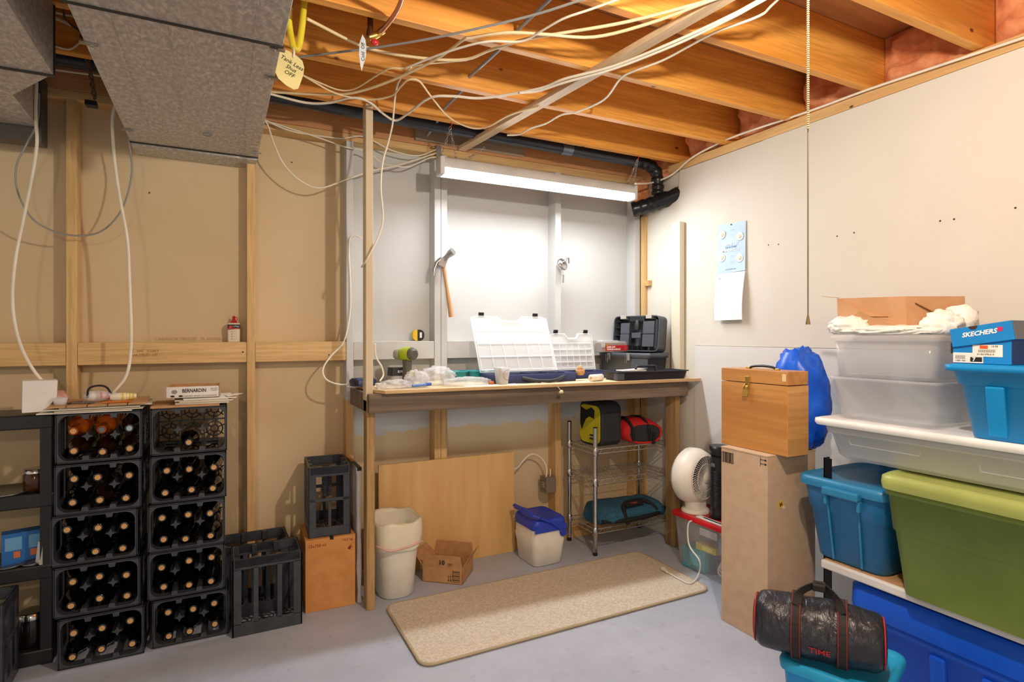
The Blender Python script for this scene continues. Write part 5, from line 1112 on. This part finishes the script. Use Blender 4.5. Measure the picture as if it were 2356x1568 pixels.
for k in (-1, 1): MB().obox((k * .012, -.012, .004), (.007, .006, .026)).build('red_stripe', mat('red_plastic', (196, 40, 44), .3), rp, .002)
gt_ = thing('glue_tube', 'white and yellow squeeze tube with red tip lying on its side', 'tube', top(282, 908) + Vector((0, .02, .017)), .12)
MB().tube([(-.045, 0, 0), (-.03, 0, 0), (.01, 0, 0), (.045, 0, .0)], [.012, .017, .016, .010], 12).build('tube', mat('cream_tube', (240, 234, 214), .4), gt_)
for k in range(4): MB().tube([(-.005 + k * .012, 0, 0), (.001 + k * .012, 0, 0)], .0172 - k * .0012, 12).build('yellow_band', mat('yellow_band', (236, 206, 70), .4), gt_)
MB().tube([(-.06, 0, -.002), (-.044, 0, 0)], [.004, .009], 10).build('red_tip', mat('red_plastic', (196, 40, 44), .3), gt_)
for k, (lab, u, du, mm) in enumerate((('orange pencil lying on the front of the cardboard', 275, .05, mat('orange_wood', (214, 120, 40), .5)), ('thin metal rod lying across the clutter', 195, .04, STEEL), ('dark brown stick lying on the cardboard', 170, .03, BRN))):
    o = MB().tube([(-du, 0, 0), (du, 0, 0)], .004, 6).build(('pencil', 'metal_rod', 'stick')[k], mm); o.location = top(u, 916) + Vector((0, -.05 + .02 * k, .0042)); o.rotation_euler = (0, 0, (.1, -.3, .6)[k]); tag(o, lab, ('pencil', 'rod', 'stick')[k])
# right stack: cardboard, papers, jar-lid tray
cs = thing('cardboard_sheet', 'brown cardboard sheet on the right wine stack', 'cardboard', (-.12, 2.88, ZT)); MB().box(-.13, .12, -.14, .12, 0, .008).build('sheet', CARD, cs, .001)
pp_ = thing('paper_stack', 'stack of white papers under the jar-lid tray', 'papers', (-.06, 2.87, ZT + .0085), .03)
for k in range(5): MB().obox((.004 * k * (-1) ** k, 0, .0025 + k * .0045), (.20, .22, .0036), (0, 0, .03 * (k - 2))).build('paper', PAPER if k % 2 == 0 else mat('newsprint', (206, 196, 172), .9), pp_)
MB().add([(.09, -.10, .024), (.15, -.08, .034), (.13, -.02, .03), (.08, -.02, .024)], [(0, 1, 2, 3)]).build('loose_corner', PAPER, pp_, solid=.001)
bn = thing('jar_lid_tray', 'shallow open cardboard tray with dark lettering on the papers', 'tray', (-.098, 2.87, ZT + .033), -.03)
BW = mat('tray_white', (232, 228, 222), .7); w, d, h = .20, .16, .048
MB().box(-w / 2, w / 2, -d / 2, d / 2, 0, .003).build('bottom', CARD, bn)
for x0, x1, y0, y1 in ((-w / 2, w / 2, d / 2 - .003, d / 2), (-w / 2, -w / 2 + .003, -d / 2, d / 2), (w / 2 - .003, w / 2, -d / 2, d / 2)): MB().box(x0, x1, y0, y1, 0, h).build('side', CARD, bn)
MB().box(-w / 2, w / 2, -d / 2, -d / 2 + .003, 0, h).build('front', BW, bn); MB().box(-w / 2 - .001, -w / 2, -d / 2, d / 2, 0, h).build('outer_side', BW, bn)
text('BERNARDIN', .021, mat('tray_ink', (62, 44, 46), .7), bn, (.005, -d / 2 - .0006, .030), wide=.78, bold=.0005)
MB().lathe([(.001, 0), (.011, 0), (.011, .0004)], 14, TR(-.068, -d / 2 - .0002, .027) @ R(PI / 2) @ Matrix.Diagonal((1, .8, 1, 1))).build('emblem', mat('emblem_grey', (150, 140, 140), .6), bn)
for x in (-.075, -.045): MB().lathe([(.001, 0), (.007, 0), (.007, .0004)], 10, TR(x, -d / 2 - .0003, .009) @ R(PI / 2) @ Matrix.Diagonal((1.2, .6, 1, 1))).build('leaf_print', mat('tray_ink', (62, 44, 46), .7), bn)
text('12 LIDS BEST BRAND LIDS AND BANDS', .0075, mat('tray_ink2', (120, 112, 112), .7), bn, (.025, -d / 2 - .0006, .008), name='fine_print'); text('JAR LIDS\n& SEALS', .007, mat('tray_ink2', (120, 112, 112), .7), bn, (.08, -d / 2 - .0006, .033), name='fine_print')
text('12', .018, INK, bn, (-w / 2 - .0014, -.05, .032), LEFT)
# ---------------------------------------------------------------- black shelf at far left
bs = thing('black_shelf', 'black plastic shelf unit behind the wine stack at far left', 'shelf', (-.95, 2.92, 0))
for z in (.965, .662, .385, .06): MB().box(-.42, .375, -.12, .12, z - .055, z).build('shelf', BLACKP, bs, .006)
for x, y in ((-.40, -.10), (.352, -.10), (-.40, .10), (.352, .10)): MB().box(x - .020, x + .020, y - .018, y + .018, 0, .965).build('post', BLACKP, bs, .004)
def jar(label, x, y, z, r_, h_, fill):
    j = thing('glass_jar', label, 'jar', (x, y, z))
    MB().lathe([(r_ * .9, 0), (r_, .006), (r_, h_ * .72), (r_ * .85, h_ * .82), (r_ * .85, h_ * .84)], 18).build('glass', fill, j)
    MB().lathe([(r_ * .92, h_ * .82), (r_ * .92, h_), (r_ * .8, h_ * 1.01)], 18).build('lid', CHROME, j)
jar('brown jar with silver lid on the black shelf', at(82, 1120, y=2.86).x, 2.87, .663, .042, .085, mat('jam', (70, 34, 20), .15))
jar('dark jar with gold lid low down behind the crates', at(75, 1450, y=2.87).x, 2.87, .061, .05, .13, mat('dark_jar', (24, 20, 18), .1))
bl = thing('blue_box', 'blue printed cardboard box on the third shelf at left', 'box', (at(60, 1260, y=2.88).x, 2.89, .386), .25)
MB().box(-.075, .075, -.03, .03, 0, .12).build('carton', mat('box_blue', (36, 110, 190), .5), bl, .001)
for x in (-.04, .03): MB().box(x - .025, x + .025, -.0312, -.0302, .055, .105).build('pale_panel', mat('pale_panel', (110, 170, 220), .5), bl)
for x in (-.03, .02): MB().box(x - .010, x + .010, -.0318, -.0308, .025, .05).build('orange_square', mat('orange_square', (214, 120, 70), .5), bl)
for lab, x, y, z, r_ in (('shiny metal lid lying on the second black shelf', at(15, 1118, y=2.86).x, 2.85, .663, .075), ('flat silver tray on the third black shelf', at(20, 1300, y=2.85).x, 2.85, .386, .06), ('second silver dish beside the blue box', at(75, 1295, y=2.84).x, 2.83, .386, .035)):
    o = MB().lathe([(r_ * .8, 0), (r_, .008), (r_ * .96, .009), (r_ * .78, .003), (.001, .003)], 20).build('metal_dish', STEEL); o.location = (x, y, z); tag(o, lab, 'dish')
bk = thing('notebook', 'small cream notebook leaning beside the blue box', 'notebook', (at(92, 1285, y=2.83).x + .004, 2.825, .386), .5)
MB().obox((0, 0, .04), (.012, .05, .08), (0, .12, 0)).build('cover', PAPER, bk); MB().obox((.012, 0, .03), (.01, .04, .06), (0, .05, 0)).build('cover', mat('newsprint', (206, 196, 172), .9), bk)
for th_ in [v_[0] for v_ in protos.values() if not v_[1]]: bpy.data.objects.remove(th_)
